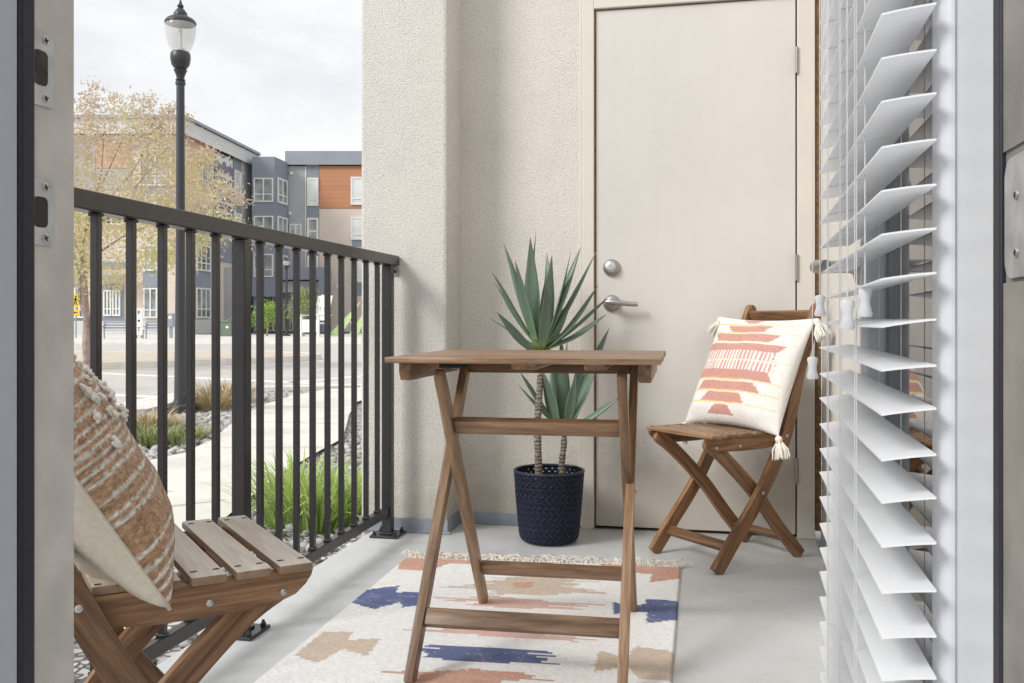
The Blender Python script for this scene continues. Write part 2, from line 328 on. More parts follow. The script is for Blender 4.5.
def mat_door():
    m, nt, b = new_mat("door_paint"); co = objco(nt)
    n1 = tex_noise(nt, co, 1.1, 4); n2 = tex_noise(nt, co, 210, 3, 0.6); n3 = tex_noise(nt, co, 6, 6, 0.75)
    mp = N(nt, "ShaderNodeMapping"); mp.inputs["Scale"].default_value = (9, 1, 0.7); nt.links.new(co, mp.inputs["Vector"]); n4 = tex_noise(nt, mp.outputs["Vector"], 2.5, 4)
    r = ramp(nt, [(0.28, (0.605, 0.58, 0.54)), (0.72, (0.69, 0.662, 0.62))]); nt.links.new(n1.outputs["Fac"], r.inputs["Fac"])
    r3 = ramp(nt, [(0.27, (0.84, 0.82, 0.80)), (0.37, (1, 1, 1))]); nt.links.new(n3.outputs["Fac"], r3.inputs["Fac"])
    r4 = ramp(nt, [(0.3, (0.985, 0.983, 0.98)), (0.7, (1.01, 1.01, 1.01))]); nt.links.new(n4.outputs["Fac"], r4.inputs["Fac"])
    mx = N(nt, "ShaderNodeMix", data_type="RGBA", blend_type="MULTIPLY"); mx.inputs["Factor"].default_value = 0.55
    nt.links.new(r.outputs["Color"], mx.inputs["A"]); nt.links.new(r3.outputs["Color"], mx.inputs["B"])
    m2 = N(nt, "ShaderNodeMix", data_type="RGBA", blend_type="MULTIPLY"); m2.inputs["Factor"].default_value = 1
    nt.links.new(mx.outputs["Result"], m2.inputs["A"]); nt.links.new(r4.outputs["Color"], m2.inputs["B"])
    # scuffs toward the bottom edge
    sep = N(nt, "ShaderNodeSeparateXYZ"); nt.links.new(co, sep.inputs[0])
    ad = N(nt, "ShaderNodeMath", operation="MULTIPLY_ADD"); ad.inputs[1].default_value = -0.5; nt.links.new(n3.outputs["Fac"], ad.inputs[0]); nt.links.new(sep.outputs[2], ad.inputs[2])
    r5 = ramp(nt, [(0.0, (0.80, 0.775, 0.74)), (0.12, (1, 1, 1))]); nt.links.new(ad.outputs[0], r5.inputs["Fac"])
    m3 = N(nt, "ShaderNodeMix", data_type="RGBA", blend_type="MULTIPLY"); m3.inputs["Factor"].default_value = 1
    nt.links.new(m2.outputs["Result"], m3.inputs["A"]); nt.links.new(r5.outputs["Color"], m3.inputs["B"])
    nt.links.new(m3.outputs["Result"], b.inputs["Base Color"])
    rr = N(nt, "ShaderNodeMapRange"); rr.inputs["To Min"].default_value = 0.30; rr.inputs["To Max"].default_value = 0.52
    nt.links.new(n3.outputs["Fac"], rr.inputs["Value"]); nt.links.new(rr.outputs[0], b.inputs["Roughness"])
    p = bump(nt, b, n2.outputs["Fac"], 0.16, 0.003); bump(nt, b, n1.outputs["Fac"], 0.2, 0.02, p)
    return m
M["door"] = mat_door()

def mat_leaf_yucca():
    m, nt, b = new_mat("yucca_leaf")
    a = N(nt, "ShaderNodeAttribute", attribute_name="tint")
    r = ramp(nt, [(0.0, (0.36, 0.42, 0.15)), (0.14, (0.16, 0.235, 0.145)), (0.6, (0.125, 0.19, 0.145)), (0.90, (0.13, 0.17, 0.115)), (1.0, (0.24, 0.15, 0.08))])
    nt.links.new(a.outputs["Fac"], r.inputs["Fac"])
    g = N(nt, "ShaderNodeAttribute", attribute_name="grain")
    mp = N(nt, "ShaderNodeMapping"); mp.inputs["Scale"].default_value = (2, 60, 1); nt.links.new(g.outputs["Vector"], mp.inputs["Vector"])
    n = tex_noise(nt, mp.outputs["Vector"], 4, 3)
    r2 = ramp(nt, [(0.3, (0.62, 0.66, 0.66)), (0.7, (1.4, 1.38, 1.35))]); nt.links.new(n.outputs["Fac"], r2.inputs["Fac"])
    mx = N(nt, "ShaderNodeMix", data_type="RGBA", blend_type="MULTIPLY"); mx.inputs["Factor"].default_value = 1
    nt.links.new(r.outputs["Color"], mx.inputs["A"]); nt.links.new(r2.outputs["Color"], mx.inputs["B"])
    nt.links.new(mx.outputs["Result"], b.inputs["Base Color"]); b.inputs["Roughness"].default_value = 0.42
    return m
M["yucca"] = mat_leaf_yucca()
def mat_trunk():
    m, nt, b = new_mat("yucca_trunk"); co = objco(nt)
    w = N(nt, "ShaderNodeTexWave", bands_direction="Z"); w.inputs["Scale"].default_value = 22; w.inputs["Distortion"].default_value = 6; w.inputs["Detail"].default_value = 3
    w.inputs["Detail Scale"].default_value = 3
    nt.links.new(co, w.inputs["Vector"])
    n = tex_noise(nt, co, 60, 4, 0.7)
    r = ramp(nt, [(0.2, (0.085, 0.065, 0.048)), (0.6, (0.25, 0.21, 0.165)), (0.9, (0.43, 0.385, 0.32))])
    ad = N(nt, "ShaderNodeMath", operation="MULTIPLY_ADD"); ad.inputs[1].default_value = 0.5
    nt.links.new(w.outputs["Fac"], ad.inputs[0])
    ml = N(nt, "ShaderNodeMath", operation="MULTIPLY"); ml.inputs[1].default_value = 0.6; nt.links.new(n.outputs["Fac"], ml.inputs[0])
    nt.links.new(ml.outputs[0], ad.inputs[2]); nt.links.new(ad.outputs[0], r.inputs["Fac"]); nt.links.new(r.outputs["Color"], b.inputs["Base Color"])
    b.inputs["Roughness"].default_value = 0.9
    bump(nt, b, ad.outputs[0], 0.9, 0.006)
    return m
M["trunk"] = mat_trunk()

# ------------------------------------------------------------------ object helpers
def link(o, parent=None):
    COL.objects.link(o)
    if parent is not None: o.parent = parent
    return o
def obj(name, bm, mat, parent=None, smooth=None, label=None):
    if isinstance(bm, bmesh.types.BMesh):
        bmesh.ops.recalc_face_normals(bm, faces=bm.faces[:])
        me = bpy.data.meshes.new(name); bm.to_mesh(me); bm.free()
    else:
        me = bm
    for mm in (mat if isinstance(mat, (list, tuple)) else [mat]): me.materials.append(mm)
    if smooth is not None:
        me.polygons.foreach_set("use_smooth", [True] * len(me.polygons))
        if smooth < 180: me.set_sharp_from_angle(angle=R(smooth))
    o = link(bpy.data.objects.new(name, me), parent)
    if label: o["label"] = label
    return o
def thing(name, label, cat, loc=(0, 0, 0), rz=0.0, group=None):
    o = link(bpy.data.objects.new(name, None)); o.empty_display_size = 0.1
    o.location = loc; o.rotation_euler = (0, 0, rz)
    tag(o, label, cat, group); return o
def tag(o, label, cat, group=None, kind=None):
    o["label"] = label
    o["category"] = cat
    if group: o["group"] = group
    if kind: o["kind"] = kind
    return o
def struct(name, bm, mat, smooth=None):
    o = obj(name, bm, mat, None, smooth); o["kind"] = "structure"; return o
def copy_tree(o, parent=None):
    c = o.copy(); COL.objects.link(c)
    if parent is not None: c.parent = parent
    for ch in list(o.children): copy_tree(ch, c)
    return c

def frame(o, x, yhint):
    x = Vector(x).normalized(); z = x.cross(Vector(yhint)).normalized(); y = z.cross(x)
    m = Matrix((x, y, z)).transposed().to_4x4(); m.translation = Vector(o); return m
def BM(): return bmesh.new()
def merge(dst, src, M_=None):
    if M_ is not None: src.transform(M_)
    me = bpy.data.meshes.new("tmp"); src.to_mesh(me); src.free(); dst.from_mesh(me); bpy.data.meshes.remove(me)
def add_box(bm, lo, hi, bev=0.0, M_=None, seg=2):
    t = BM(); bmesh.ops.create_cube(t, size=1)
    s = [hi[i] - lo[i] for i in range(3)]; c = [(hi[i] + lo[i]) / 2 for i in range(3)]
    for v in t.verts: v.co = Vector((v.co.x * s[0] + c[0], v.co.y * s[1] + c[1], v.co.z * s[2] + c[2]))
    if bev: bmesh.ops.bevel(t, geom=t.edges[:], offset=bev, segments=seg, profile=0.5, affect="EDGES", clamp_overlap=True)
    merge(bm, t, M_)
def cbox(bm, c, s, bev=0.0, M_=None, seg=2):
    add_box(bm, [c[i] - s[i] / 2 for i in range(3)], [c[i] + s[i] / 2 for i in range(3)], bev, M_, seg)
def add_lathe(bm, prof, seg=32, M_=None, close=False):
    t = BM(); rings = []
    for r, z in prof:
        rings.append([t.verts.new((max(r, 1e-5) * math.cos(2 * math.pi * i / seg), max(r, 1e-5) * math.sin(2 * math.pi * i / seg), z)) for i in range(seg)])
    for a, b in zip(rings, rings[1:]):
        for i in range(seg):
            t.faces.new((a[i], a[(i + 1) % seg], b[(i + 1) % seg], b[i]))
    bmesh.ops.remove_doubles(t, verts=t.verts[:], dist=2e-5)
    merge(bm, t, M_)
def add_tube(bm, pts, rad, seg=8, M_=None):
    pts = [Vector(p) for p in pts]; n = len(pts)
    rads = rad if isinstance(rad, (list, tuple)) else [rad] * n
    t = BM(); rings = []
    up = None
    for i, p in enumerate(pts):
        d = (pts[min(i + 1, n - 1)] - pts[max(i - 1, 0)]).normalized()
        if up is None:
            up = Vector((0, 0, 1)) if abs(d.z) < 0.9 else Vector((1, 0, 0))
        s = d.cross(up).normalized(); up = s.cross(d).normalized()
        rings.append([t.verts.new(p + (s * math.cos(2 * math.pi * k / seg) + up * math.sin(2 * math.pi * k / seg)) * rads[i]) for k in range(seg)])
    for a, b in zip(rings, rings[1:]):
        for k in range(seg): t.faces.new((a[k], a[(k + 1) % seg], b[(k + 1) % seg], b[k]))
    t.faces.new(rings[0][::-1]); t.faces.new(rings[-1])
    merge(bm, t, M_)
def add_sphere(bm, c, r, sub=2, sc=(1, 1, 1), jit=0.0):
    t = BM(); bmesh.ops.create_icosphere(t, subdivisions=sub, radius=1)
    off = Vector((random.random() * 50, random.random() * 50, 0))
    for v in t.verts:
        k = r * (1 + (jit * noise.noise(v.co * 1.7 + off) if jit else 0))
        v.co = Vector((v.co.x * sc[0], v.co.y * sc[1], v.co.z * sc[2])) * k + Vector(c)
    merge(bm, t)

# wooden boards carry their own grain coordinates
def finish_board(t, main, M_):
    gl = t.verts.layers.float_vector.new("grain"); tl = t.verts.layers.float.new("tone")
    off = Vector((random.uniform(0, 40), random.uniform(0, 40), random.uniform(0, 40))); tone = random.random()
    mx = Vector(main).normalized(); k = min(range(3), key=lambda i: abs(mx[i])); h = Vector([1.0 if i == k else 0.0 for i in range(3)])
    my = mx.cross(h).normalized(); mz = mx.cross(my)
    for v in t.verts:
        v[gl] = Vector((v.co.dot(mx), v.co.dot(my), v.co.dot(mz))) + off; v[tl] = tone
    if M_ is not None: t.transform(M_)
def board(bm, L, W, T, M_, bev=0.003):
    t = BM(); bmesh.ops.create_cube(t, size=1)
    for v in t.verts: v.co = Vector((v.co.x * L, v.co.y * W, v.co.z * T))
    if bev: bmesh.ops.bevel(t, geom=t.edges[:], offset=bev, segments=2, profile=0.5, affect="EDGES", clamp_overlap=True)
    finish_board(t, (1, 0, 0), M_); merge(bm, t)
def board_between(bm, p, q, W, T, wdir, bev=0.003):
    p, q = Vector(p), Vector(q)
    board(bm, (q - p).length, W, T, frame((p + q) / 2, q - p, wdir), bev)
def prism(bm, pts, T, M_, main, bev=0.003):
    """flat wooden piece: outline pts in the local x-y plane, thickness T along z"""
    t = BM()
    lo = [t.verts.new((x, y, -T / 2)) for x, y in pts]; hi = [t.verts.new((x, y, T / 2)) for x, y in pts]
    n = len(pts)
    caps = [t.faces.new(lo[::-1]), t.faces.new(hi)]
    for i in range(n): t.faces.new((lo[i], lo[(i + 1) % n], hi[(i + 1) % n], hi[i]))
    if bev:
        es = list({e for f in caps for e in f.edges})
        bmesh.ops.bevel(t, geom=es, offset=bev, segments=2, profile=0.5, affect="EDGES", clamp_overlap=True)
    finish_board(t, (main[0], main[1], 0), M_); merge(bm, t)
def ribbon_outline(center, width, n=24, round_end=(True, True)):
    """outline of a strip of given width following a smooth curve through `center`"""
    P = [Vector((a, b)) for a, b in center]
    # Catmull-Rom sampling
    out = []
    Q = [2 * P[0] - P[1]] + P + [2 * P[-1] - P[-2]]
    segs = len(P) - 1; per = max(2, n // segs)
    for s in range(segs):
        for k in range(per + (1 if s == segs - 1 else 0)):
            t = k / per; a, b, c, d = Q[s], Q[s + 1], Q[s + 2], Q[s + 3]
            out.append(0.5 * ((2 * b) + (c - a) * t + (2 * a - 5 * b + 4 * c - d) * t * t + (3 * b - a - 3 * c + d) * t ** 3))
    w = width / 2; L, Rr = [], []
    for i, p in enumerate(out):
        d = (out[min(i + 1, len(out) - 1)] - out[max(i - 1, 0)]).normalized(); nn = Vector((-d.y, d.x))
        L.append(p + nn * w); Rr.append(p - nn * w)
    pts = list(L)
    if round_end[1]:
        d = (out[-1] - out[-2]).normalized(); nn = Vector((-d.y, d.x))
        for k in range(1, 6): a = math.pi * k / 6; pts.append(out[-1] + nn * w * math.cos(a) + d * w * 0.8 * math.sin(a))
    pts += Rr[::-1]
    if round_end[0]:
        d = (out[0] - out[1]).normalized(); nn = Vector((-d.y, d.x))
        for k in range(1, 6): a = math.pi * k / 6; pts.append(out[0] + nn * w * math.cos(a) + d * w * 0.8 * math.sin(a))
    return [(p.x, p.y) for p in pts]

def bolt(bm, p, axis, r=0.0055):
    add_lathe(bm, [(0.0, 0.0035), (r * 0.6, 0.003), (r, 0.0015), (r, -0.002), (0, -0.002)], 14, frame(p, (Vector(axis).orthogonal()), Vector(axis).cross(Vector(axis).orthogonal())))

# ------------------------------------------------------------------ the balcony shell
WY = 3.662           # face of the back wall
CY = 3.452           # face of the column
CEIL = 2.75
SLAB_L = -1.285
b = BM(); add_box(b, (SLAB_L, -1.2, -0.35), (0.60, 3.95, 0.0), 0.006)
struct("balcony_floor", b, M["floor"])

DX0, DX1, DZ1 = -0.437, 0.327, 2.045          # door opening
CW = 0.050; CWR = 0.066                                     # frame face width
def wall_with_opening(b):
    add_box(b, (-0.99, WY, 0.0), (DX0 - CW, WY + 0.14, CEIL))
    add_box(b, (DX0 - CW, WY, DZ1 + CW), (DX1 + CWR, WY + 0.14, CEIL))
wall = thing("stucco_wall", "beige stucco back wall of the balcony around the storage door", "wall", (-0.6, WY, 0))
b = BM(); wall_with_opening(b); b.transform(Matrix.Translation((0.6, -WY, 0)))
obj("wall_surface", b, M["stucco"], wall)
b = BM(); add_box(b, (-0.985, WY - 0.006, 0.002), (DX0 - CW - 0.002, WY - 0.001, 0.045), 0.001)
add_box(b, (-0.985, WY - 0.016, 0.002), (DX0 - CW - 0.002, WY - 0.006, 0.010)); b.transform(Matrix.Translation((0.6, -WY, 0)))
obj("base_flashing", b, M["flash"], wall)

CX0, CX1 = -1.335, -0.985
col = thing("stucco_column", "square beige stucco column where the railing ends", "column", ((CX0 + CX1) / 2, CY, 0))
T0 = Matrix.Translation((-(CX0 + CX1) / 2, -CY, 0))
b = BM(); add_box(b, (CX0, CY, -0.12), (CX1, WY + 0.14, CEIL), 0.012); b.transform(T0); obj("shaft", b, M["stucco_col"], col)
b = BM(); add_box(b, (CX0 - 0.004, CY - 0.006, 0.002), (CX1 + 0.005, CY - 0.001, 0.055), 0.001)
add_box(b, (CX1 + 0.001, CY - 0.005, 0.002), (CX1 + 0.006, WY - 0.017, 0.055))
add_box(b, (CX0, CY - 0.018, 0.002), (CX1 + 0.018, CY - 0.006, 0.010)); b.transform(T0); obj("base_flashing", b, M["flash"], col)

RX = 0.418
side = thing("side_wall", "beige stucco side wall behind the open glass door", "wall", (RX, 2.4, 0))
T0 = Matrix.Translation((-RX, -2.4, 0))
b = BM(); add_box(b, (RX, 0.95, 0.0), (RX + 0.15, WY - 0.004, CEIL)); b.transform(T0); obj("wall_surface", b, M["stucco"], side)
b = BM(); add_box(b, (RX - 0.006, 0.95, 0.002), (RX - 0.001, WY - 0.02, 0.07), 0.001); add_box(b, (RX - 0.03, 0.95, 0.002), (RX - 0.006, WY - 0.06, 0.012)); b.transform(T0)
obj("base_flashing", b, M["flash"], side)
b = BM(); add_box(b, (DX1 + CWR + 0.003, WY - 0.006, 0.03), (RX - 0.002, WY + 0.05, CEIL)); b.transform(T0); obj("expansion_seam", b, M["seam"], side)

# ------------------------------------------------------------------ storage door
door = thing("storage_door", "plain cream storage door with deadbolt and lever in the back wall", "door", (DX0, WY, 0))
T0 = Matrix.Translation((-DX0, -WY, 0))
b = BM()
YF = WY - 0.018
add_box(b, (DX0 - CW, YF, 0.0), (DX0 - 0.002, WY + 0.10, DZ1 + CW - 0.003), 0.003)
add_box(b, (DX1 + 0.002, YF, 0.0), (DX1 + CWR, WY + 0.10, DZ1 + CW - 0.003), 0.003)
add_box(b, (DX0 - 0.002, YF + 0.0005, DZ1 + 0.002), (DX1 + 0.002, WY + 0.10, DZ1 + CW - 0.0035), 0.003)
add_box(b, (DX0 - CW - 0.012, YF + 0.010, 0.0), (DX0 - CW - 0.001, WY + 0.02, DZ1 + CW + 0.012), 0.002)
b.transform(T0); obj("door_frame", b, M["trim"], door)
b = BM(); add_box(b, (DX0 - 0.002, WY + 0.035, 0.0), (DX1 + 0.002, WY + 0.10, DZ1 + 0.002)); b.transform(T0); obj("door_stop", b, M["dark"], door)
b = BM(); add_box(b, (DX0 + 0.0045, WY - 0.004, 0.012), (DX1 - 0.0035, WY + 0.034, DZ1 - 0.004), 0.002); b.transform(T0); panel = obj("door_panel", b, M["door"], door)
b = BM(); add_box(b, (DX0 - 0.0015, WY - 0.008, 0.002), (DX0 + 0.003, WY + 0.034, DZ1 + 0.001)); b.transform(T0); obj("weatherstrip", b, M["seam"], door)
for z in (0.255, 1.02, 1.80):
    b = BM()
    for k in range(5):
        add_lathe(b, [(0.0, -0.0095), (0.0062, -0.0095), (0.0062, 0.0095), (0.0, 0.0095)], 12, Matrix.Translation((DX1 - 0.001, YF - 0.004, z + (k - 2) * 0.0197)))
    add_box(b, (DX1 - 0.004, YF - 0.002, z - 0.049), (DX1 + 0.003, YF + 0.018, z + 0.049))
    b.transform(T0); obj("hinge", b, M["nickel"], door, 40)
FY = WY - 0.004
def face_frame(x, z, y=FY): return Matrix.Translation((x, y, z)) @ Matrix.Rotation(R(90), 4, "X")
hx = DX0 + 0.067
b = BM(); add_lathe(b, [(0.033, 0.0), (0.0335, 0.006), (0.030, 0.012), (0.022, 0.017), (0.0, 0.018)], 36, face_frame(hx, 1.028)); b.transform(T0); db = obj("deadbolt", b, M["nickel"], door, 50)
b = BM(); add_lathe(b, [(0.020, 0.017), (0.0195, 0.023), (0.016, 0.0245), (0.009, 0.0245), (0.009, 0.027), (0.0, 0.027)], 30, face_frame(hx - 0.001, 1.028)); b.transform(T0); obj("lock_cylinder", b, M["steel"], db, 40)
b = BM(); add_lathe(b, [(0.033, 0.0), (0.0335, 0.005), (0.030, 0.011), (0.018, 0.015), (0.013, 0.018), (0.0125, 0.045), (0.0, 0.047)], 36, face_frame(hx, 0.888)); b.transform(T0); lv = obj("lever_handle", b, M["nickel"], door, 45)
b = BM()
pts = [(hx - 0.016, FY - 0.046, 0.893), (hx + 0.005, FY - 0.050, 0.892), (hx + 0.03, FY - 0.050, 0.889), (hx + 0.06, FY - 0.047, 0.886), (hx + 0.085, FY - 0.044, 0.884), (hx + 0.105, FY - 0.044, 0.884)]
add_tube(b, pts, [0.010, 0.0135, 0.0115, 0.0095, 0.009, 0.0085], 16)
b.transform(T0); obj("lever", b, M["nickel"], lv, 60)

# ------------------------------------------------------------------ railing
RXC = -1.195
rail = thing("metal_railing", "dark bronze metal balcony railing with square balusters", "railing", (RXC, 2.2, 0))
TR = Matrix.Translation((-RXC, -2.2, 0))
b = BM(); add_box(b, (RXC - 0.022, 0.35, 1.032), (RXC + 0.022, CY - 0.004, 1.071), 0.003); b.transform(TR); obj("top_rail", b, M["rail"], rail)
posts = [1.105, 2.237, 3.375]
ybal = [2.34 + 0.1147 * k for k in range(9)] + [2.107 - 0.1155 * k for k in range(9)] + [1.03 - 0.1155 * k for k in range(5)]
b = BM(); 
for y0, y1 in ((0.35, 1.0855), (1.1245, 2.2175), (2.2565, 3.3555)):
    add_box(b, (RXC - 0.0125, y0, 0.078), (RXC + 0.0125, y1, 0.112), 0.002)
b.transform(TR); obj("bottom_rail", b, M["rail"], rail)
pm = None
for i, y in enumerate(posts):
    if i == 0:
        b = BM(); add_box(b, (-0.019, -0.019, 0.010), (0.019, 0.019, 1.031), 0.003); pm = obj("post", b, M["rail"], rail)
        b = BM(); add_box(b, (-0.055, -0.055, 0.001), (0.055, 0.055, 0.010), 0.002)
        add_box(b, (-0.026, -0.026, 0.010), (0.026, 0.026, 0.016), 0.003)
        pp = obj("base_plate", b, M["rail"], pm); o = pm
        for sx in (-1, 1):
            for sy in (-1, 1):
                b = BM(); add_lathe(b, [(0.008, 0.010), (0.008, 0.017), (0.005, 0.019), (0.004, 0.026), (0, 0.026)], 8, Matrix.Translation((sx * 0.041, sy * 0.041, 0))); obj("anchor_bolt", b, M["rail"], pm)
    else:
        o = copy_tree(pm, rail)
    o.location = (0, y - 2.2, 0)
bp = None
for y in ybal:
    if bp is None:
        b = BM(); add_box(b, (-0.0082, -0.0082, 0.112), (0.0082, 0.0082, 1.031), 0.0015)
        add_box(b, (-0.0112, -0.0112, 1.0255), (0.0112, 0.0112, 1.0315), 0.002); add_box(b, (-0.0115, -0.0115, 0.1125), (0.0115, 0.0115, 0.119), 0.002)
        o = bp = obj("baluster", b, M["rail"], rail)
    else:
        o = bp.copy(); COL.objects.link(o); o.parent = rail
    o.location = (0, y - 2.2, 0)
b = BM(); add_box(b, (RXC - 0.020, CY - 0.006, 0.995), (RXC + 0.020, CY - 0.001, 1.031), 0.001); add_box(b, (RXC - 0.020, CY - 0.032, 1.027), (RXC + 0.020, CY - 0.006, 1.0318))
b.transform(TR); br = obj("wall_bracket", b, M["steel"], rail)
b = BM(); add_lathe(b, [(0.0075, 0), (0.0075, 0.006), (0, 0.007)], 8, Matrix.Translation((RXC, CY - 0.006, 1.012)) @ Matrix.Rotation(R(90), 4, "X")); b.transform(TR); obj("bracket_bolt", b, M["black"], br)

# ------------------------------------------------------------------ folding table
TZ = 0.733; TW, TD = 0.636, 0.625
tb = thing("folding_table", "square folding wooden bistro table on crossed legs on the rug", "table", (-0.427, 2.375, 0), R(1.6))
b = BM(); npl = 7; pw = TD / npl
for k in range(npl):
    y = -TD / 2 + pw * (k + 0.5)
    board(b, TW + random.uniform(-0.002, 0.002), pw - 0.004, 0.0135, Matrix.Translation((random.uniform(-.001, .001), y, TZ - 0.00675)), 0.002)
obj("tabletop", b, M["wood_table"], tb, 40)
for s in (-1, 1):
    b = BM(); xx = s * (TW / 2 - 0.038)
    prism(b, [(-0.275, 0), (0.275, 0), (0.275, -0.022), (0.262, -0.042), (-0.262, -0.042), (-0.275, -0.022)], 0.03,
          Matrix.Translation((xx, 0, TZ - 0.014)) @ Matrix(((0, 0, 1, 0), (1, 0, 0, 0), (0, 1, 0, 0), (0, 0, 0, 1))), (1, 0))
    obj("batten", b, M["wood_table"], tb, 40)
b = BM(); prism(b, [(-0.255, 0), (0.255, 0), (0.24, -0.016), (-0.24, -0.016)], 0.06, Matrix.Translation((0.0, 0, TZ - 0.014)) @ Matrix(((0, 0, 1, 0), (1, 0, 0, 0), (0, 1, 0, 0), (0, 0, 0, 1))), (1, 0))
obj("batten", b, M["wood_table"], tb, 40)
LYZ = Matrix(((0, 0, 1, 0), (1, 0, 0, 0), (0, 1, 0, 0), (0, 0, 0, 1)))   # local x->Y, y->Z, z->X
RUGT = 0.007
def table_leg(x, p, q):
    b = BM(); prism(b, ribbon_outline([p, ((p[0] + q[0]) / 2, (p[1] + q[1]) / 2), q], 0.036, 4, (False, True)), 0.022, Matrix.Translation((x, 0, 0)) @ LYZ, (q[0] - p[0], q[1] - p[1]))
    return obj("leg", b, M["wood_table"], tb, 40)
for s in (-1, 1):
    table_leg(s * 0.214 + 0.014, (0.245, RUGT), (-0.255, TZ - 0.045))
    table_leg(s * 0.236, (-0.385, RUGT), (0.165, TZ - 0.045))
b = BM(); board(b, 0.404, 0.020, 0.042, Matrix.Translation((0.014, -0.150, 0.560)) @ Matrix.Rotation(R(37), 4, "X"), 0.003); obj("stretcher", b, M["wood_table"], tb, 40)
b = BM(); board(b, 0.404, 0.020, 0.042, Matrix.Translation((0.014, 0.163, 0.128)) @ Matrix.Rotation(R(37), 4, "X"), 0.003); obj("stretcher", b, M["wood_table"], tb, 40)
b = BM(); board(b, 0.450, 0.020, 0.042, Matrix.Translation((0, -0.291, 0.128)) @ Matrix.Rotation(R(-38), 4, "X"), 0.003); obj("stretcher", b, M["wood_table"], tb, 40)
b = BM(); board(b, 0.450, 0.020, 0.030, Matrix.Translation((0, 0.175, TZ - 0.045)), 0.003); obj("stretcher", b, M["wood_table"], tb, 40)
b = BM(); prism(b, [(-0.255, 0), (0.255, 0), (0.24, -0.016), (-0.24, -0.016)], 0.05, Matrix.Translation((0.165, 0, TZ - 0.014)) @ Matrix(((0, 0, 1, 0), (1, 0, 0, 0), (0, 1, 0, 0), (0, 0, 0, 1))), (1, 0))
obj("batten", b, M["wood_table"], tb, 40)
for s in (-1, 1):
    b = BM(); bolt(b, (s * 0.2475, -0.02, 0.385), (s, 0, 0), 0.006); obj("bolt", b, M["screw"], tb, 40)
b = BM(); add_box(b, (-0.20, -0.262, TZ - 0.026), (-0.13, -0.245, TZ - 0.014), 0.002); obj("latch", b, M["dark"], tb)

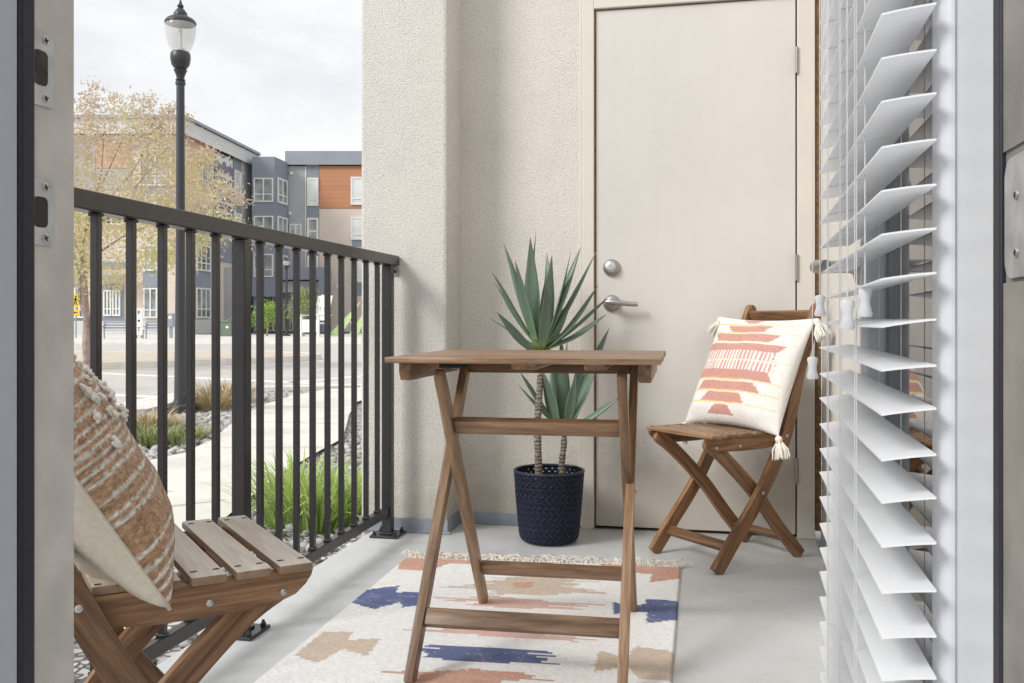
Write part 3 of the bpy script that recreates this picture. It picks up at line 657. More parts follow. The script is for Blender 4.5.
# ------------------------------------------------------------------ folding chairs
# local frame: +X is the way the chair faces, origin on the floor midway between the two front feet
LXZ = Matrix(((1, 0, 0, 0), (0, 0, -1, 0), (0, 1, 0, 0), (0, 0, 0, 1)))  # local x->X, y->Z, z->-Y
def make_chair(label, loc, rz, wl=0.190, ws=0.145, hw=0.200, ks=1.0, kb=1.0, s0=0.0, kp=1.0, pale=False, rail_h=0.046):
    t = thing("folding_chair", label, "chair", loc, rz, "folding wooden bistro chairs")
    long_c = [(0.012, 0.006), (-0.075 * ks, 0.105), (-0.20 * ks, 0.245), (-0.318 * ks, 0.43), (-0.435 * kb, 0.655), (-0.535 * kb, 0.862)]
    short_c = [(-0.425 * kb - (1 - kb) * .3, 0.006), (-0.32 * ks, 0.115), (-0.20 * ks, 0.245), (-0.06 * ks, 0.365), (0.030 + s0, 0.417)]
    for s in (-1, 1):
        b = BM(); prism(b, ribbon_outline(long_c, 0.044, 30, (False, True)), 0.021, Matrix.Translation((0, s * wl, 0)) @ LXZ, (-0.52, 0.86))
        obj("long_leg", b, M["wood"], t, 40)
        b = BM(); prism(b, ribbon_outline(short_c, 0.042, 24, (False, True)), 0.020, Matrix.Translation((0, s * ws, 0)) @ LXZ, (0.46, 0.41))
        obj("short_leg", b, M["wood"], t, 40)
        b = BM()   # seat rail with rounded nose
        wr = (wl + ws) / 2
        rb_ = rail_h; xr, xf = -0.338 * ks, 0.060 + s0
        ol = [(xr, 0.4365), (xf, 0.4365), (xf - .003, 0.425), (xf - .012, 0.4365 - rb_ * .48), (xf - .028, 0.4365 - rb_ * .75), (xf - .055, 0.4365 - rb_ * .92), (xf - .10, 0.4365 - rb_), ((xr + xf) / 2, 0.4365 - rb_ * 1.03),
              (xr + .10, 0.4365 - rb_), (xr + .055, 0.4365 - rb_ * .90), (xr + .028, 0.4365 - rb_ * .72), (xr + .010, 0.4365 - rb_ * .44)]
        tk = max(0.008, wl - ws - 0.023) if wl - ws < 0.044 else 0.020
        prism(b, ol, tk, Matrix.Translation((0, s * wr, 0)) @ LXZ, (1, 0), min(.003, tk * .3)); rl = obj("seat_rail", b, M["wood"], t, 40)
        for x, z in ((0.012 + s0, 0.405), (-0.113 * ks, 0.405), (-0.29 * ks, 0.405)):
            b = BM(); bolt(b, (x, s * (wr + tk / 2), z), (0, s, 0), 0.0052); obj("bolt", b, M["screw"], rl, 40)
        for x, z in ((-0.20 * ks, 0.246), (-0.318 * ks, 0.43)):
            b = BM(); bolt(b, (x, s * (wl + 0.0105), z), (0, s, 0), 0.0055); obj("bolt", b, M["screw"], rl, 40)
    n = 5; pitch = 0.0640 * kp
    for k in range(n):
        x = 0.052 + s0 - 0.026 * kp - k * pitch
        h_ = hw if k < 4 else wl - 0.013
        b = BM(); board(b, 2 * h_, 0.0515 * kp, 0.0135, Matrix.Translation((x, 0, 0.4435)) @ Matrix.Rotation(R(90), 4, "Z"), 0.0035)
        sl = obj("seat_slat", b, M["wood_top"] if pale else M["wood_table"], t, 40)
        for s in (-1, 1):
            for e in (-1, 1):
                b = BM(); cbox(b, (x + e * 0.016, s * wr, 0.45085), (0.009, 0.0032, 0.0009)); obj("screw", b, M["dark"], sl)
    b = BM(); board(b, 2 * wl - 0.022, 0.034, 0.018, Matrix.Translation((-0.052, 0, 0.078)) @ Matrix.Rotation(R(90), 4, "Z") @ Matrix.Rotation(R(45), 4, "X"), 0.003); obj("front_rung", b, M["wood"], t, 40)
    b = BM(); board(b, 2 * ws - 0.022, 0.034, 0.018, Matrix.Translation((-0.362 * ks, 0, 0.072)) @ Matrix.Rotation(R(90), 4, "Z") @ Matrix.Rotation(R(-45), 4, "X"), 0.003); obj("rear_rung", b, M["wood"], t, 40)
    for (x, z) in ((-0.523, 0.838), (-0.452, 0.69), (-0.385, 0.56)):
        b = BM(); board(b, 2 * wl - 0.022, 0.038, 0.016, Matrix.Translation((x * kb, 0, z)) @ Matrix.Rotation(R(90), 4, "Z") @ Matrix.Rotation(R(-64 + 180), 4, "X"), 0.004); obj("back_slat", b, M["wood"], t, 40)
    return t
ch_r = make_chair("folding wooden chair by the storage door, white and pink pillow on it", (-0.073, 3.194, 0), R(222.2), 0.158, 0.126, 0.166, 0.94, 0.85, -0.014, 1.0)
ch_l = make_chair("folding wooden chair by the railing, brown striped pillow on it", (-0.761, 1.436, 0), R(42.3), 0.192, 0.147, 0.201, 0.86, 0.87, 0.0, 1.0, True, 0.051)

# ------------------------------------------------------------------ pillows
def pillow_panel(W, H, T, sign, n, paint=None, seed=0, pw=0.45):
    me = bpy.data.meshes.new("panel"); vs = []; fs = []; cols = []
    for j in range(n + 1):
        for i in range(n + 1):
            u = -1 + 2 * i / n; v = -1 + 2 * j / n
            u = math.sin(u * math.pi / 2) * 0.35 + u * 0.65; v = math.sin(v * math.pi / 2) * 0.35 + v * 0.65
            x = W / 2 * u * (1 - 0.075 * (1 - v * v) * abs(u) ** 3); y = H / 2 * v * (1 - 0.075 * (1 - u * u) * abs(v) ** 3)
            k = max(0, (1 - u * u) * (1 - v * v)) ** pw
            z = sign * T / 2 * k * (1 - 0.14 * v)
            edge = 1 - max(abs(u), abs(v))
            wr = noise.noise(Vector((x * 9, y * 9, seed))) * 0.010 + noise.noise(Vector((x * 22, y * 22, seed + 5))) * 0.004
            z += sign * wr * min(1, edge * 4)
            vs.append((x, y, z)); cols.append(paint(u, v) if paint else (1, 1, 1))
    for j in range(n):
        for i in range(n):
            a = j * (n + 1) + i; q = (a, a + 1, a + n + 2, a + n + 1)
            fs.append(q if sign > 0 else q[::-1])
    me.from_pydata(vs, [], fs)
    if paint:
        ca = me.color_attributes.new(name="paint", type="FLOAT_COLOR", domain="POINT")
        arr = np.ones((len(vs), 4), dtype=np.float32); arr[:, :3] = np.array(cols, dtype=np.float32); ca.data.foreach_set("color", arr.ravel())
    me.update(); return me

CREAM = (0.78, 0.755, 0.71); PINK = (0.57, 0.30, 0.25); YEL = (0.78, 0.58, 0.26)
bands = [(0.02, 0.065, .20, 0), (0.105, 0.165, .42, 1), (0.195, 0.26, .60, 1), (0.29, 0.355, .77, 1), (0.365, 0.43, .80, 2), (0.455, 0.53, .80, 2), (0.535, 0.61, .74, 3), (0.64, 0.71, .59, 3), (0.735, 0.815, .42, 3), (0.845, 0.925, .24, 3)]
ylines = [0.09, 0.18, 0.275, 0.443, 0.622, 0.722, 0.828]
rnd_rows = [random.uniform(-.02, .02) for _ in range(200)]
def paint_kilim(u, v):
    f = (1 - v) / 2; row = int(f * 110); uu = u + 0.12 + rnd_rows[row % 200]
    if u > 0.93 or u < -0.95: return CREAM
    for yl in ylines:
        if abs(f - yl) < 0.0062 and (u < 0.15 or int((u + 3) * 40) % 2 == 0): return YEL
    for a0, a1, hw, kind in bands:
        a1 += 0.008
        if a0 <= f <= a1:
            k = (f - a0) / (a1 - a0)
            if kind in (0, 1): h = hw * 1.2 - 0.15 * k
            elif kind == 3: h = hw * 1.2 - 0.15 * (1 - k)
            else:
                if abs(uu) < hw + random.uniform(-.07, .07) and int((u + 5) * 26) % 2 == 0: return (0.60, 0.33, 0.31)
                return CREAM
            if abs(uu) < h:
                d = random.uniform(0.88, 1.1); return tuple(c * d for c in PINK)
    return CREAM
def tassel(parent, p, d, L=0.055, seed=0, tie=None):
    rnd = random.Random(seed); b = BM(); d = Vector(d).normalized(); p = Vector(p)
    t = BM(); bmesh.ops.create_icosphere(t, subdivisions=2, radius=0.0125); merge(b, t, Matrix.Translation(p + d * 0.012))
    s = d.orthogonal().normalized(); u = d.cross(s)
    for k in range(54):
        a = rnd.uniform(0, 2 * math.pi); r0 = 0.008 * math.sqrt(rnd.random()); r1 = rnd.uniform(0.008, 0.030)
        e = s * math.cos(a) + u * math.sin(a); q = p + d * 0.02
        add_tube(b, [q + e * r0, q + d * L * 0.45 + e * (r0 * 0.6 + r1 * 0.75), q + d * L * rnd.uniform(.88, 1.03) + e * r1], [0.0026, 0.0024, 0.0016], 4)
    o = obj("tassel", b, M["tassel"], parent, 60)
    if tie:
        b = BM(); add_lathe(b, [(0.0095, -0.0025), (0.0105, 0), (0.0095, 0.0025)], 16, frame(p + d * 0.0245, s, u)); obj("tassel_tie", b, tie, o)
    return o

def chair_point(t, s, w, z):
    a = t.rotation_euler.z; return Vector((t.location.x + s * math.cos(a) - w * math.sin(a), t.location.y + s * math.sin(a) + w * math.cos(a), z))
def pillow_matrix(t, s, w, z, lean, twist=0, roll=0):
    a = t.rotation_euler.z + twist
    fwd = Vector((math.cos(a), math.sin(a), 0)); right = Vector((-math.sin(a), math.cos(a), 0))     # pillow x as seen by someone facing its front
    upv = Vector((0, 0, 1)) * math.sin(lean) - fwd * math.cos(lean); nrm = right.cross(upv)
    m = Matrix((right, upv, nrm)).transposed().to_4x4() @ Matrix.Rotation(roll, 4, "Z"); m.translation = chair_point(t, s, w, z); return m
pr = thing("kilim_pillow", "white pillow with stepped pink diamond, yellow lines and corner tassels", "pillow")
Wp = 0.43
pr.matrix_world = pillow_matrix(ch_r, -0.282, 0.004, 0.637, R(64.5), R(4.2), R(-1))
obj("front_panel", pillow_panel(Wp, Wp, 0.13, 1, 150, paint_kilim, 3), M["pillow"], pr, 180)
obj("back_panel", pillow_panel(Wp, Wp, 0.10, -1, 40, None, 4), M["tassel"], pr, 180)
inv = pr.matrix_world.to_3x3().inverted(); dn = inv @ Vector((0, 0, -1))
for i, (sx, sy) in enumerate(((-1, -1), (1, -1), (-1, 1), (1, 1))):
    c = Vector((sx * Wp / 2 * 0.99, sy * Wp / 2 * 0.99, 0))
    d = dn + Vector((sx * (0.25 if sy < 0 else 0.6), 0, 0.12))
    tassel(pr, c, d, 0.058, i, M["paint_line"] if i != 1 else M["cedar"])

BROWN = (0.49, 0.285, 0.165); BROWN2 = (0.60, 0.385, 0.24); OFF = (0.82, 0.77, 0.69)
stripes = [(.020, .012), (.055, .012), (.085, .013), (.120, .013), (.165, .010), (.275, .010), (.300, .008), (.345, .012), (.40, .012), (.43, .010), (.455, .008), (.48, .008), (.505, .008), (.53, .008), (.565, .010), (.60, .010), (.655, .010), (.72, .009), (.80, .012), (.88, .012), (.93, .01)]
def paint_stripe(u, v):
    f = (v + 1) / 2 + 0.004 * math.sin(u * 9) + random.uniform(-.002, .002)
    for c0, w in stripes:
        if abs(f - c0) < w * 0.50: return OFF
    k = 0.5 + 0.3 * noise.noise(Vector((u * 14, v * 14, 3))) + random.uniform(-.35, .35); d = random.uniform(0.78, 1.18)
    return tuple((a * (1 - k) + c * k) * d for a, c in zip(BROWN, BROWN2))
pl = thing("striped_pillow", "big rust brown woven pillow with white stripes and tufts, beige back", "pillow")
Wl = 0.49
pl.matrix_world = pillow_matrix(ch_l, -0.304, 0.0, 0.630, R(58), R(2.5))
obj("front_panel", pillow_panel(Wl, Wl, 0.225, 1, 170, paint_stripe, 11), M["pillow_b"], pl, 180)
obj("back_panel", pillow_panel(Wl, Wl, 0.16, -1, 60, None, 12), M["linen"], pl, 180)
b = BM(); rnd = random.Random(4)
def panel_z(u, v, T): return T / 2 * max(0, (1 - u * u) * (1 - v * v)) ** 0.45 * (1 - 0.14 * v)
for f0, n0 in ((.47, 8), (.53, 9), (.575, 8), (.63, 9), (.70, 8), (.77, 9), (.86, 8), (.93, 9)):
    for k in range(n0):
        u = -0.92 + 1.84 * (k + rnd.uniform(.1, .9)) / n0; v = f0 * 2 - 1 + rnd.uniform(-.03, .03)
        z = panel_z(u, v, 0.225); c = (Wl / 2 * u * (1 - 0.075 * (1 - v * v) * abs(u) ** 3), Wl / 2 * v, z + 0.002); b = BM()
        for q in range(9):
            a = rnd.uniform(0, 6.28); rr_ = .0075 * math.sqrt(rnd.random())
            add_sphere(b, (c[0] + rr_ * 1.3 * math.cos(a), c[1] + rr_ * math.sin(a), c[2] + rnd.uniform(0, .006)), rnd.uniform(.003, .0052), 1, (1, 1, .9), 0.6)
        obj("tuft", b, M["tassel"], pl, 180)
b = BM(); pp_ = []
for q in range(81):
    a = q / 80 * 8; k = int(a) // 2 % 4; f_ = (a % 2) - 1
    e = [(f_, -1), (1, f_), (-f_, 1), (-1, -f_)][k]
    u, v = e; pp_.append((Wl / 2 * u * (1 - 0.075 * (1 - v * v) * abs(u) ** 3), Wl / 2 * v * (1 - 0.075 * (1 - u * u) * abs(v) ** 3), 0))
add_tube(b, pp_, 0.003, 6); obj("seam", b, M["linen"], pl, 180)

# ------------------------------------------------------------------ kilim rug
RX0, RX1, RL = -1.016, -0.086, 1.56
def rug_xy(u, v):
    x = RX0 + (RX1 - RX0) * u + 0.020 * v * (1 - u) + 0.012 * v * u
    return x, 3.048 + 0.072 * u - v * RL * (1 - 0.03 * (1 - u))
def rug_uv(p):
    u = v = 0.5
    for _ in range(12):
        v = (3.048 + 0.072 * u - p.y) / (RL * (1 - 0.03 * (1 - u))); u = (p.x - RX0 - 0.020 * v * (1 - u) - 0.012 * v * u) / (RX1 - RX0)
    return (u, v)
WHT = (0.89, 0.885, 0.875); BLU = (0.055, 0.088, 0.26); ORG = (0.60, 0.31, 0.215); TAN = (0.62, 0.50, 0.385); PNK = (0.70, 0.44, 0.37)
def P_(*pts): return [rug_uv(gd(x, y)) for x, y in pts]
shapes = [
 (ORG, P_((400, 558), (476, 560.5), (476, 566), (447, 566), (440, 569), (428, 573), (398, 572))),
 (ORG, P_((480, 561), (560, 563), (560, 567), (520, 569), (478, 567))),
 (ORG, P_((600, 565), (638, 566), (681, 566), (680, 581), (649, 584.5), (652, 576), (636, 575), (600, 572))),
 (TAN, P_((462, 590), (492, 581), (540, 576.5), (582, 578), (570, 582), (594, 584), (572, 589), (594, 594), (556, 598), (500, 597), (480, 592))),
 (ORG, P_((514, 585), (533, 584), (533, 590), (514, 590.5))),
 (PNK, P_((441, 603), (466, 600), (470, 597), (490, 598), (520, 601), (560, 604), (590, 609), (560, 612), (500, 610), (470, 607), (478, 604))),
 (PNK, P_((428, 627), (470, 628), (540, 632), (580, 636), (555, 638), (580, 645), (540, 642), (478, 638), (430, 634))),
 (ORG, P_((485, 630), (504, 630), (504, 634), (485, 634))),
 (BLU, P_((351, 605), (365, 592), (400, 588), (395, 594.5), (422, 595), (421, 607), (402, 610), (399, 604.5), (374, 612))),
 (BLU, P_((613, 604), (627, 608), (645, 607), (645, 601), (680, 604), (679, 622), (647, 626), (646, 615), (632, 613), (613, 617))),
 (BLU, P_((396, 651), (412, 652), (426, 653), (424, 647), (440, 648), (520, 652), (556, 655), (545, 660), (570, 663), (542, 665), (540, 668), (500, 666), (440, 663), (425, 657))),
 (TAN, P_((294, 658), (324, 634), (353, 635), (346, 643), (381, 641), (367, 659), (342, 652), (316, 666))),
 (TAN, P_((594, 675), (599, 653), (626, 661), (636, 649), (676, 655), (674, 684), (638, 682), (628, 670))),
 (ORG, P_((380, 674), (420, 676), (470, 672), (500, 674), (538, 679), (520, 684), (536, 688), (440, 690), (400, 684))),
]
extra = []
for c, pg in shapes[:12]:                      # the weave mirrors about the band beyond the frame
    extra.append((c, [(u, 1.42 - v) for u, v in pg]))
def inside(pt, pg):
    x, y = pt; r = False; j = len(pg) - 1
    for i in range(len(pg)):
        if (pg[i][1] > y) != (pg[j][1] > y) and x < (pg[j][0] - pg[i][0]) * (y - pg[i][1]) / (pg[j][1] - pg[i][1]) + pg[i][0]: r = not r
        j = i
    return r
NU, NV = 220, 380
me = bpy.data.meshes.new("rug_weave"); vs = []; cols = []; rr = random.Random(9)
rowj = [rr.uniform(-.003, .003) for _ in range(NV)]
allsh = shapes + extra
spiky = {k for k in (1, 3, 5, 6, 10, 13)} | {14 + k for k in (1, 3, 5, 6, 10)}
spk = [[rr.choice((0, .1, .25, .45, .7)) * rr.choice((1, 1, -.45)) for _ in range(NV)] for _ in allsh]
bbs = [(min(p[0] for p in g), max(p[0] for p in g), min(p[1] for p in g), max(p[1] for p in g)) for _, g in allsh]
for j in range(NV + 1):
    vq = (int(j / 2.5) * 2.5 + 1.2) / NV; jj = rowj[int(j / 2.5)] * 1.1
    spread = (int(j / 2.5) % 2) * 0.012
    for i in range(NU + 1):
        u, v = i / NU, j / NV
        x, y = rug_xy(u, v); z = RUGT + 0.0015 * noise.noise(Vector((x * 7, y * 5, 2))) + (0.003 * max(0, noise.noise(Vector((x * 3, y * 1.4, 8)))))
        if i in (0, NU) or j in (0, NV): z = 0.001
        vs.append((x, y, z)); c = WHT
        for gi, ((cc, g), bb) in enumerate(zip(allsh, bbs)):
            uu = u
            if gi in spiky:
                uc = (bb[0] + bb[1]) / 2 + .03 * math.sin(gi); uu = uc + (u - uc) * (1 + spk[gi][int(j / 2.5)] * (.4 if abs(u - uc) < .1 else 1))
            if bb[0] - .03 < uu < bb[1] + .03 and bb[2] < vq < bb[3] and inside((uu + jj + rr.uniform(-.0015, .0015), vq), g):
                c = cc
        k = rr.uniform(.90, 1.08)
        if c is not WHT: fd = .03 + .16 * max(0, noise.noise(Vector((x * 14, y * 30, 4)))); c = tuple(a * (1 - fd) + w * fd for a, w in zip(c, WHT))
        if c is not WHT and rr.random() < 0.012: c = tuple(0.5 * a + 0.5 * w for a, w in zip(c, WHT))
        if u > 0.993 or u < 0.007: c = tuple(a * 0.72 for a in c)
        cols.append(tuple(a * k for a in c))
fs = [(j * (NU + 1) + i, (j + 1) * (NU + 1) + i, (j + 1) * (NU + 1) + i + 1, j * (NU + 1) + i + 1) for j in range(NV) for i in range(NU)]
me.from_pydata(vs, [], fs)
ca = me.color_attributes.new(name="paint", type="FLOAT_COLOR", domain="POINT")
arr = np.ones((len(vs), 4), dtype=np.float32); arr[:, :3] = np.array(cols, dtype=np.float32); ca.data.foreach_set("color", arr.ravel()); me.update()
rug = thing("kilim_rug", "white fringed kilim rug with blue, rust and tan motifs under the table", "rug")
obj("woven_field", me, M["rug"], rug, 180)
for vv, sg in ((0.0, 1), (1.0, -1)):
    b = BM(); rf = random.Random(3)
    for k in range(250):
        u = (k + rf.uniform(.0, 1)) / 250; x, y = rug_xy(u, vv); L = rf.uniform(.032, .072); a = rf.uniform(-1, 1); p = Vector((x, y - sg * .006, .006)); pts = [p]
        hd = Vector((a * .6, sg, 0)).normalized(); curl = rf.uniform(-1.6, 1.6); lf = rf.uniform(0.002, .024)
        for q in range(1, 6):
            hd.rotate(Matrix.Rotation(curl * .35, 3, "Z")); p = p + hd * L / 5; pts.append(Vector((p.x, p.y, .004 + lf * math.sin(q / 5 * 2.6) * 1.0)))
        add_tube(b, pts, [.0021, .002, .002, .0019, .0017, .0013], 5)
    obj("fringe", b, M["tassel"], rug, 60)

# ------------------------------------------------------------------ basket planter and yuccas
PC = gd(549, 541); PC.z = 0
pot = thing("basket_planter", "navy blue woven basket planter standing against the back wall", "planter", PC)
prof = [(0.0, 0.004), (0.075, 0.004), (0.096, 0.008), (0.106, 0.022), (0.1095, 0.045), (0.1145, 0.10), (0.1195, 0.16), (0.1235, 0.215), (0.1265, 0.258), (0.1285, 0.266)]
b = BM(); nc = 132; rows = []
zs = [0.004 + (0.262 - 0.004) * k / 62 for k in range(63)]
def rad(z):
    for (r0, z0), (r1, z1) in zip(prof[2:], prof[3:]):
        if z <= z1: return r0 + (r1 - r0) * max(0, (z - z0)) / (z1 - z0)
    return prof[-1][0]
zs = [z for z in zs if z >= 0.008]
ringv = []
wv = b.verts.layers.float_color.new("paint")
def weave(i, j):
    band = j // 5; d = 1 if band % 2 else -1; q = (i + d * j) % 4
    if j % 5 == 0: return -1.0, (0.012, 0.015, 0.035)
    if q == 0: return 1.0, (0.034, 0.040, 0.068)
    if q == 2: return -.8, (0.010, 0.012, 0.027)
    return 0.1, (0.017, 0.020, 0.040)
for j, z in enumerate(zs):
    ring = []
    for i in range(nc):
        a = 2 * math.pi * i / nc; tw, cw = weave(i, j); r = rad(z) + tw * 0.0013
        v = b.verts.new((r * math.cos(a), r * math.sin(a), z)); f_ = random.uniform(.7, 1.35)
        v[wv] = (cw[0] * f_, cw[1] * f_, cw[2] * f_, 1); ring.append(v)
    ringv.append(ring)
for j in range(len(zs) - 1):
    hole_zone = 0.145 < zs[j] < 0.250
    for i in range(nc):
        if hole_zone and j % 3 == 1 and (i + (j // 3 % 2) * 2) % 4 == 0: continue
        b.faces.new((ringv[j][i], ringv[j][(i + 1) % nc], ringv[j + 1][(i + 1) % nc], ringv[j + 1][i]))
add_lathe(b, prof[:3], 60)
o = obj("basket", b, M["basketw"], pot, 60)
md = o.modifiers.new("thickness", "SOLIDIFY"); md.thickness = 0.004; md.offset = -1
b = BM(); ringp = [(0.128 * math.cos(2 * math.pi * k / 60), 0.128 * math.sin(2 * math.pi * k / 60), 0.2635) for k in range(61)]
add_tube(b, ringp, 0.0055, 8); obj("rim", b, M["basket"], pot, 60)
b = BM(); add_lathe(b, [(0.0, 0.135), (0.06, 0.137), (0.110, 0.131)], 40); obj("soil", b, M["soil"], pot, 60)

MPX = PC.length and ((-PC.x * SA + PC.y * CA) / F)
RIGHT = Vector((CA, SA, 0)); FWD = Vector((-SA, CA, 0))
def leaf(bm, base, tip, w, sag, seed, nrm_hint):
    rnd = random.Random(seed); n = 12
    gl = bm.verts.layers.float_vector.get("grain") or bm.verts.layers.float_vector.new("grain")
    tl = bm.verts.layers.float.get("tint") or bm.verts.layers.float.new("tint")
    base, tip = Vector(base), Vector(tip); ch = tip - base; L = ch.length
    side = ch.cross(nrm_hint).normalized(); up = side.cross(ch).normalized()
    prev = None; roll = rnd.uniform(-1.1, 1.1); wk = rnd.uniform(.72, 1.12); bend = rnd.uniform(-.035, .035)
    for i in range(n + 1):
        t = i / n
        p = base + ch * t + up * (sag * L * math.sin(math.pi * t)) + side * (bend * L * math.sin(math.pi * t))
        ww = w * wk * (0.42 + 0.95 * math.sin(min(1, t * 1.15 + .12) * math.pi * 0.62) ** 1.5) * (1 - t ** 2.3) if t < 1 else 0.0006
        ca, sa_ = math.cos(roll * t), math.sin(roll * t); s2 = side * ca + up * sa_; u2 = up * ca - side * sa_
        fold = 0.30 * (1 - 0.6 * t)
        vsn = []
        for q in (-1, -.5, 0, .5, 1):
            v = bm.verts.new(p + s2 * (ww / 2 * q) + u2 * (abs(q) * ww * fold)); v[gl] = Vector((t * L * 4, q * .5 + seed, 0)); v[tl] = t; vsn.append(v)
        if prev:
            for a in range(4): bm.faces.new((prev[a], prev[a + 1], vsn[a + 1], vsn[a]))
        prev = vsn
def yucca(name_label, base_px, crown_px, lean, tips, w, trunk_r):
    ox = (base_px[0] - 549) * MPX
    root = PC + RIGHT * ox + FWD * base_px[2]
    zc = CAMZ - (crown_px[1] - HY) * MPX; crown = PC + RIGHT * ((crown_px[0] - 549) * MPX) + FWD * base_px[2]; crown.z = zc
    t = thing("yucca_plant", name_label, "plant", (root.x, root.y, 0.13), 0, "yucca stems in the navy basket")
    loc = Vector((root.x, root.y, 0.13))
    n = 14; pts = []; rs = []
    top = crown - loc
    for k in range(n + 1):
        f_ = k / n; pts.append(top * f_ + RIGHT * 0.004 * math.sin(f_ * 9) ); rs.append(trunk_r * (1.12 - 0.22 * f_) * (1 + 0.08 * math.sin(k * 2.3)))
    b = BM(); add_tube(b, pts, rs, 14); obj("trunk", b, M["trunk"], t, 60)
    b = BM()
    for i, (tx, ty, dep) in enumerate(tips):
        tip = (PC + RIGHT * ((tx - 549) * MPX) + FWD * (base_px[2] + dep)); tip.z = CAMZ - (ty - HY) * MPX
        d = (tip - crown); hd = Vector((d.x, d.y, 0)); hd = hd.normalized() if hd.length > .01 else FWD
        bs = crown - loc + hd * trunk_r * .8 + Vector((0, 0, (i % 5) * .008 - .012))
        up = Vector((0, 0, 1)) - hd * 0.2
        leaf(b, bs, tip - loc, w * random.uniform(.85, 1.15), random.uniform(-.03, .035), i * 7 + 1, hd.cross(Vector((0, 0, 1))).cross(d).normalized() * -1)
    o = obj("crown", b, M["yucca"], t, 180)
    md = o.modifiers.new("leaf_thickness", "SOLIDIFY"); md.thickness = 0.0012
    return t
big = [(536, 231, .02), (530, 238, -.05), (503, 241, .06), (492, 272, -.02), (494, 281, .08), (497, 312, -.10), (553, 253, .09), (570, 253, -.03), (581, 247, .01), (598, 249, .05), (600, 284, .07), (609, 296, -.04), (608, 314, .05), (489, 318, .03),
       (515, 262, -.10), (548, 250, .14), (575, 300, .15), (545, 285, -.14), (509, 332, .10), (585, 322, .12)]
yucca("taller yucca stem whose leafy crown rises above the table", (537, 471, -0.005), (540, 350), 0, big, 0.045, 0.0130)
small = [(611, 328, .03), (561, 336, .0), (569, 340, .08), (520, 372, -.03), (518, 386, .05), (541, 368, -.05), (597, 362, -.05), (629, 391, .02), (616, 398, -.08), (553, 352, .09), (585, 350, .10), (575, 372, -.10)]
yucca("shorter yucca stem whose crown sits below the tabletop", (563, 471, 0.03), (563.5, 432), 0, small, 0.048, 0.0118)

# ------------------------------------------------------------------ doorway: jambs
fr = thing("door_frame", "painted doorway frame with two steel strike plates on one jamb", "door frame", (-0.58, 0.72, 0))
T0 = Matrix.Translation((0.58, -0.72, 0))
JX = -0.5715
b = BM(); add_box(b, (JX - 0.13, 0.693, 0), (JX, 0.757, 2.06), 0.003); b.transform(T0); obj("strike_jamb", b, M["jamb"], fr)
b = BM(); add_box(b, (JX - 0.13, 0.45, 0), (JX + 0.001, 0.683, 2.06), 0.002); b.transform(T0); obj("inner_casing", b, M["casing"], fr)
b = BM(); add_box(b, (JX - 0.05, 0.6835, 0), (JX + 0.0035, 0.7015, 2.06), 0.003); b.transform(T0); obj("weatherstrip", b, M["wstrip"], fr)
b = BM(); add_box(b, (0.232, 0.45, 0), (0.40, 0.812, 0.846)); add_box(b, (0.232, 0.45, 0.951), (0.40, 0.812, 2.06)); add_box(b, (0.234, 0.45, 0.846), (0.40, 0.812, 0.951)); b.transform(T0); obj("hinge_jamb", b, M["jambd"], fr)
b = BM(); add_box(b, (0.2295, 0.8125, 0), (0.40, 0.832, 2.06), 0.002); b.transform(T0); obj("weatherstrip", b, M["wstrip"], fr)
def plate_outline(w, h, r, n=6):
    pts = []
    for cx, cy, a0 in ((w / 2 - r, h / 2 - r, 0), (-w / 2 + r, h / 2 - r, 90), (-w / 2 + r, -h / 2 + r, 180), (w / 2 - r, -h / 2 + r, 270)):
        for k in range(n + 1): a = R(a0 + 90 * k / n); pts.append((cx + r * math.cos(a), cy + r * math.sin(a)))
    return pts
YZ = lambda x, y, z: Matrix.Translation((x, y, z)) @ Matrix(((0, 0, 1, 0), (1, 0, 0, 0), (0, 1, 0, 0), (0, 0, 0, 1)))
def flat_plate(b, w, h, r, t, Mx):
    q = BM(); pts = plate_outline(w, h, r); lo = [q.verts.new((x, y, 0)) for x, y in pts]; hi = [q.verts.new((x, y, t)) for x, y in pts]
    q.faces.new(lo[::-1]); q.faces.new(hi)
    for i in range(len(pts)): q.faces.new((lo[i], lo[(i + 1) % len(pts)], hi[(i + 1) % len(pts)], hi[i]))
    merge(b, q, Mx)
def screw_head(b, Mx, r=0.0042):
    add_lathe(b, [(r, 0), (r, 0.0006), (r * .8, 0.0012), (0, 0.0012)], 16, Mx)
def cross_slot(b, Mx, r=0.0042):
    for a in (20, 110):
        add_box(b, (-r * .62, -r * .13, 0.0013), (r * .62, r * .13, 0.0016), 0, Mx @ Matrix.Rotation(R(a), 4, "Z"))
for zc, h, sl, hole in ((1.037, 0.066, 0.021, M["soil"]), (0.911, 0.058, 0.020, M["black"])):
    b = BM(); flat_plate(b, 0.036, h, 0.004, 0.0012, YZ(JX + 0.0003, 0.7085, zc)); b.transform(T0); st = obj("strike_plate", b, M["steel"], fr, 30)
    b = BM(); flat_plate(b, 0.017, h * 0.46, 0.005, 0.0004, YZ(JX + 0.0017, 0.7095, zc)); b.transform(T0); obj("latch_hole", b, hole, st)
    b = BM(); c = BM()
    for s in (-1, 1):
        mx = YZ(JX + 0.0014, 0.7155, zc + s * h * 0.385); screw_head(b, mx); cross_slot(c, mx)
    b.transform(T0); c.transform(T0); sc_ = obj("screw", b, M["screw"], st, 40); obj("screw_slot", c, M["dark"], st)
b = BM(); flat_plate(b, 0.060, 0.094, 0.016, 0.0016, YZ(0.2322, 0.774, 0.896) @ Matrix.Rotation(R(180), 4, "Y")); b.transform(T0); hp = obj("hinge_plate", b, M["steel"], fr, 30)
b = BM(); c = BM()
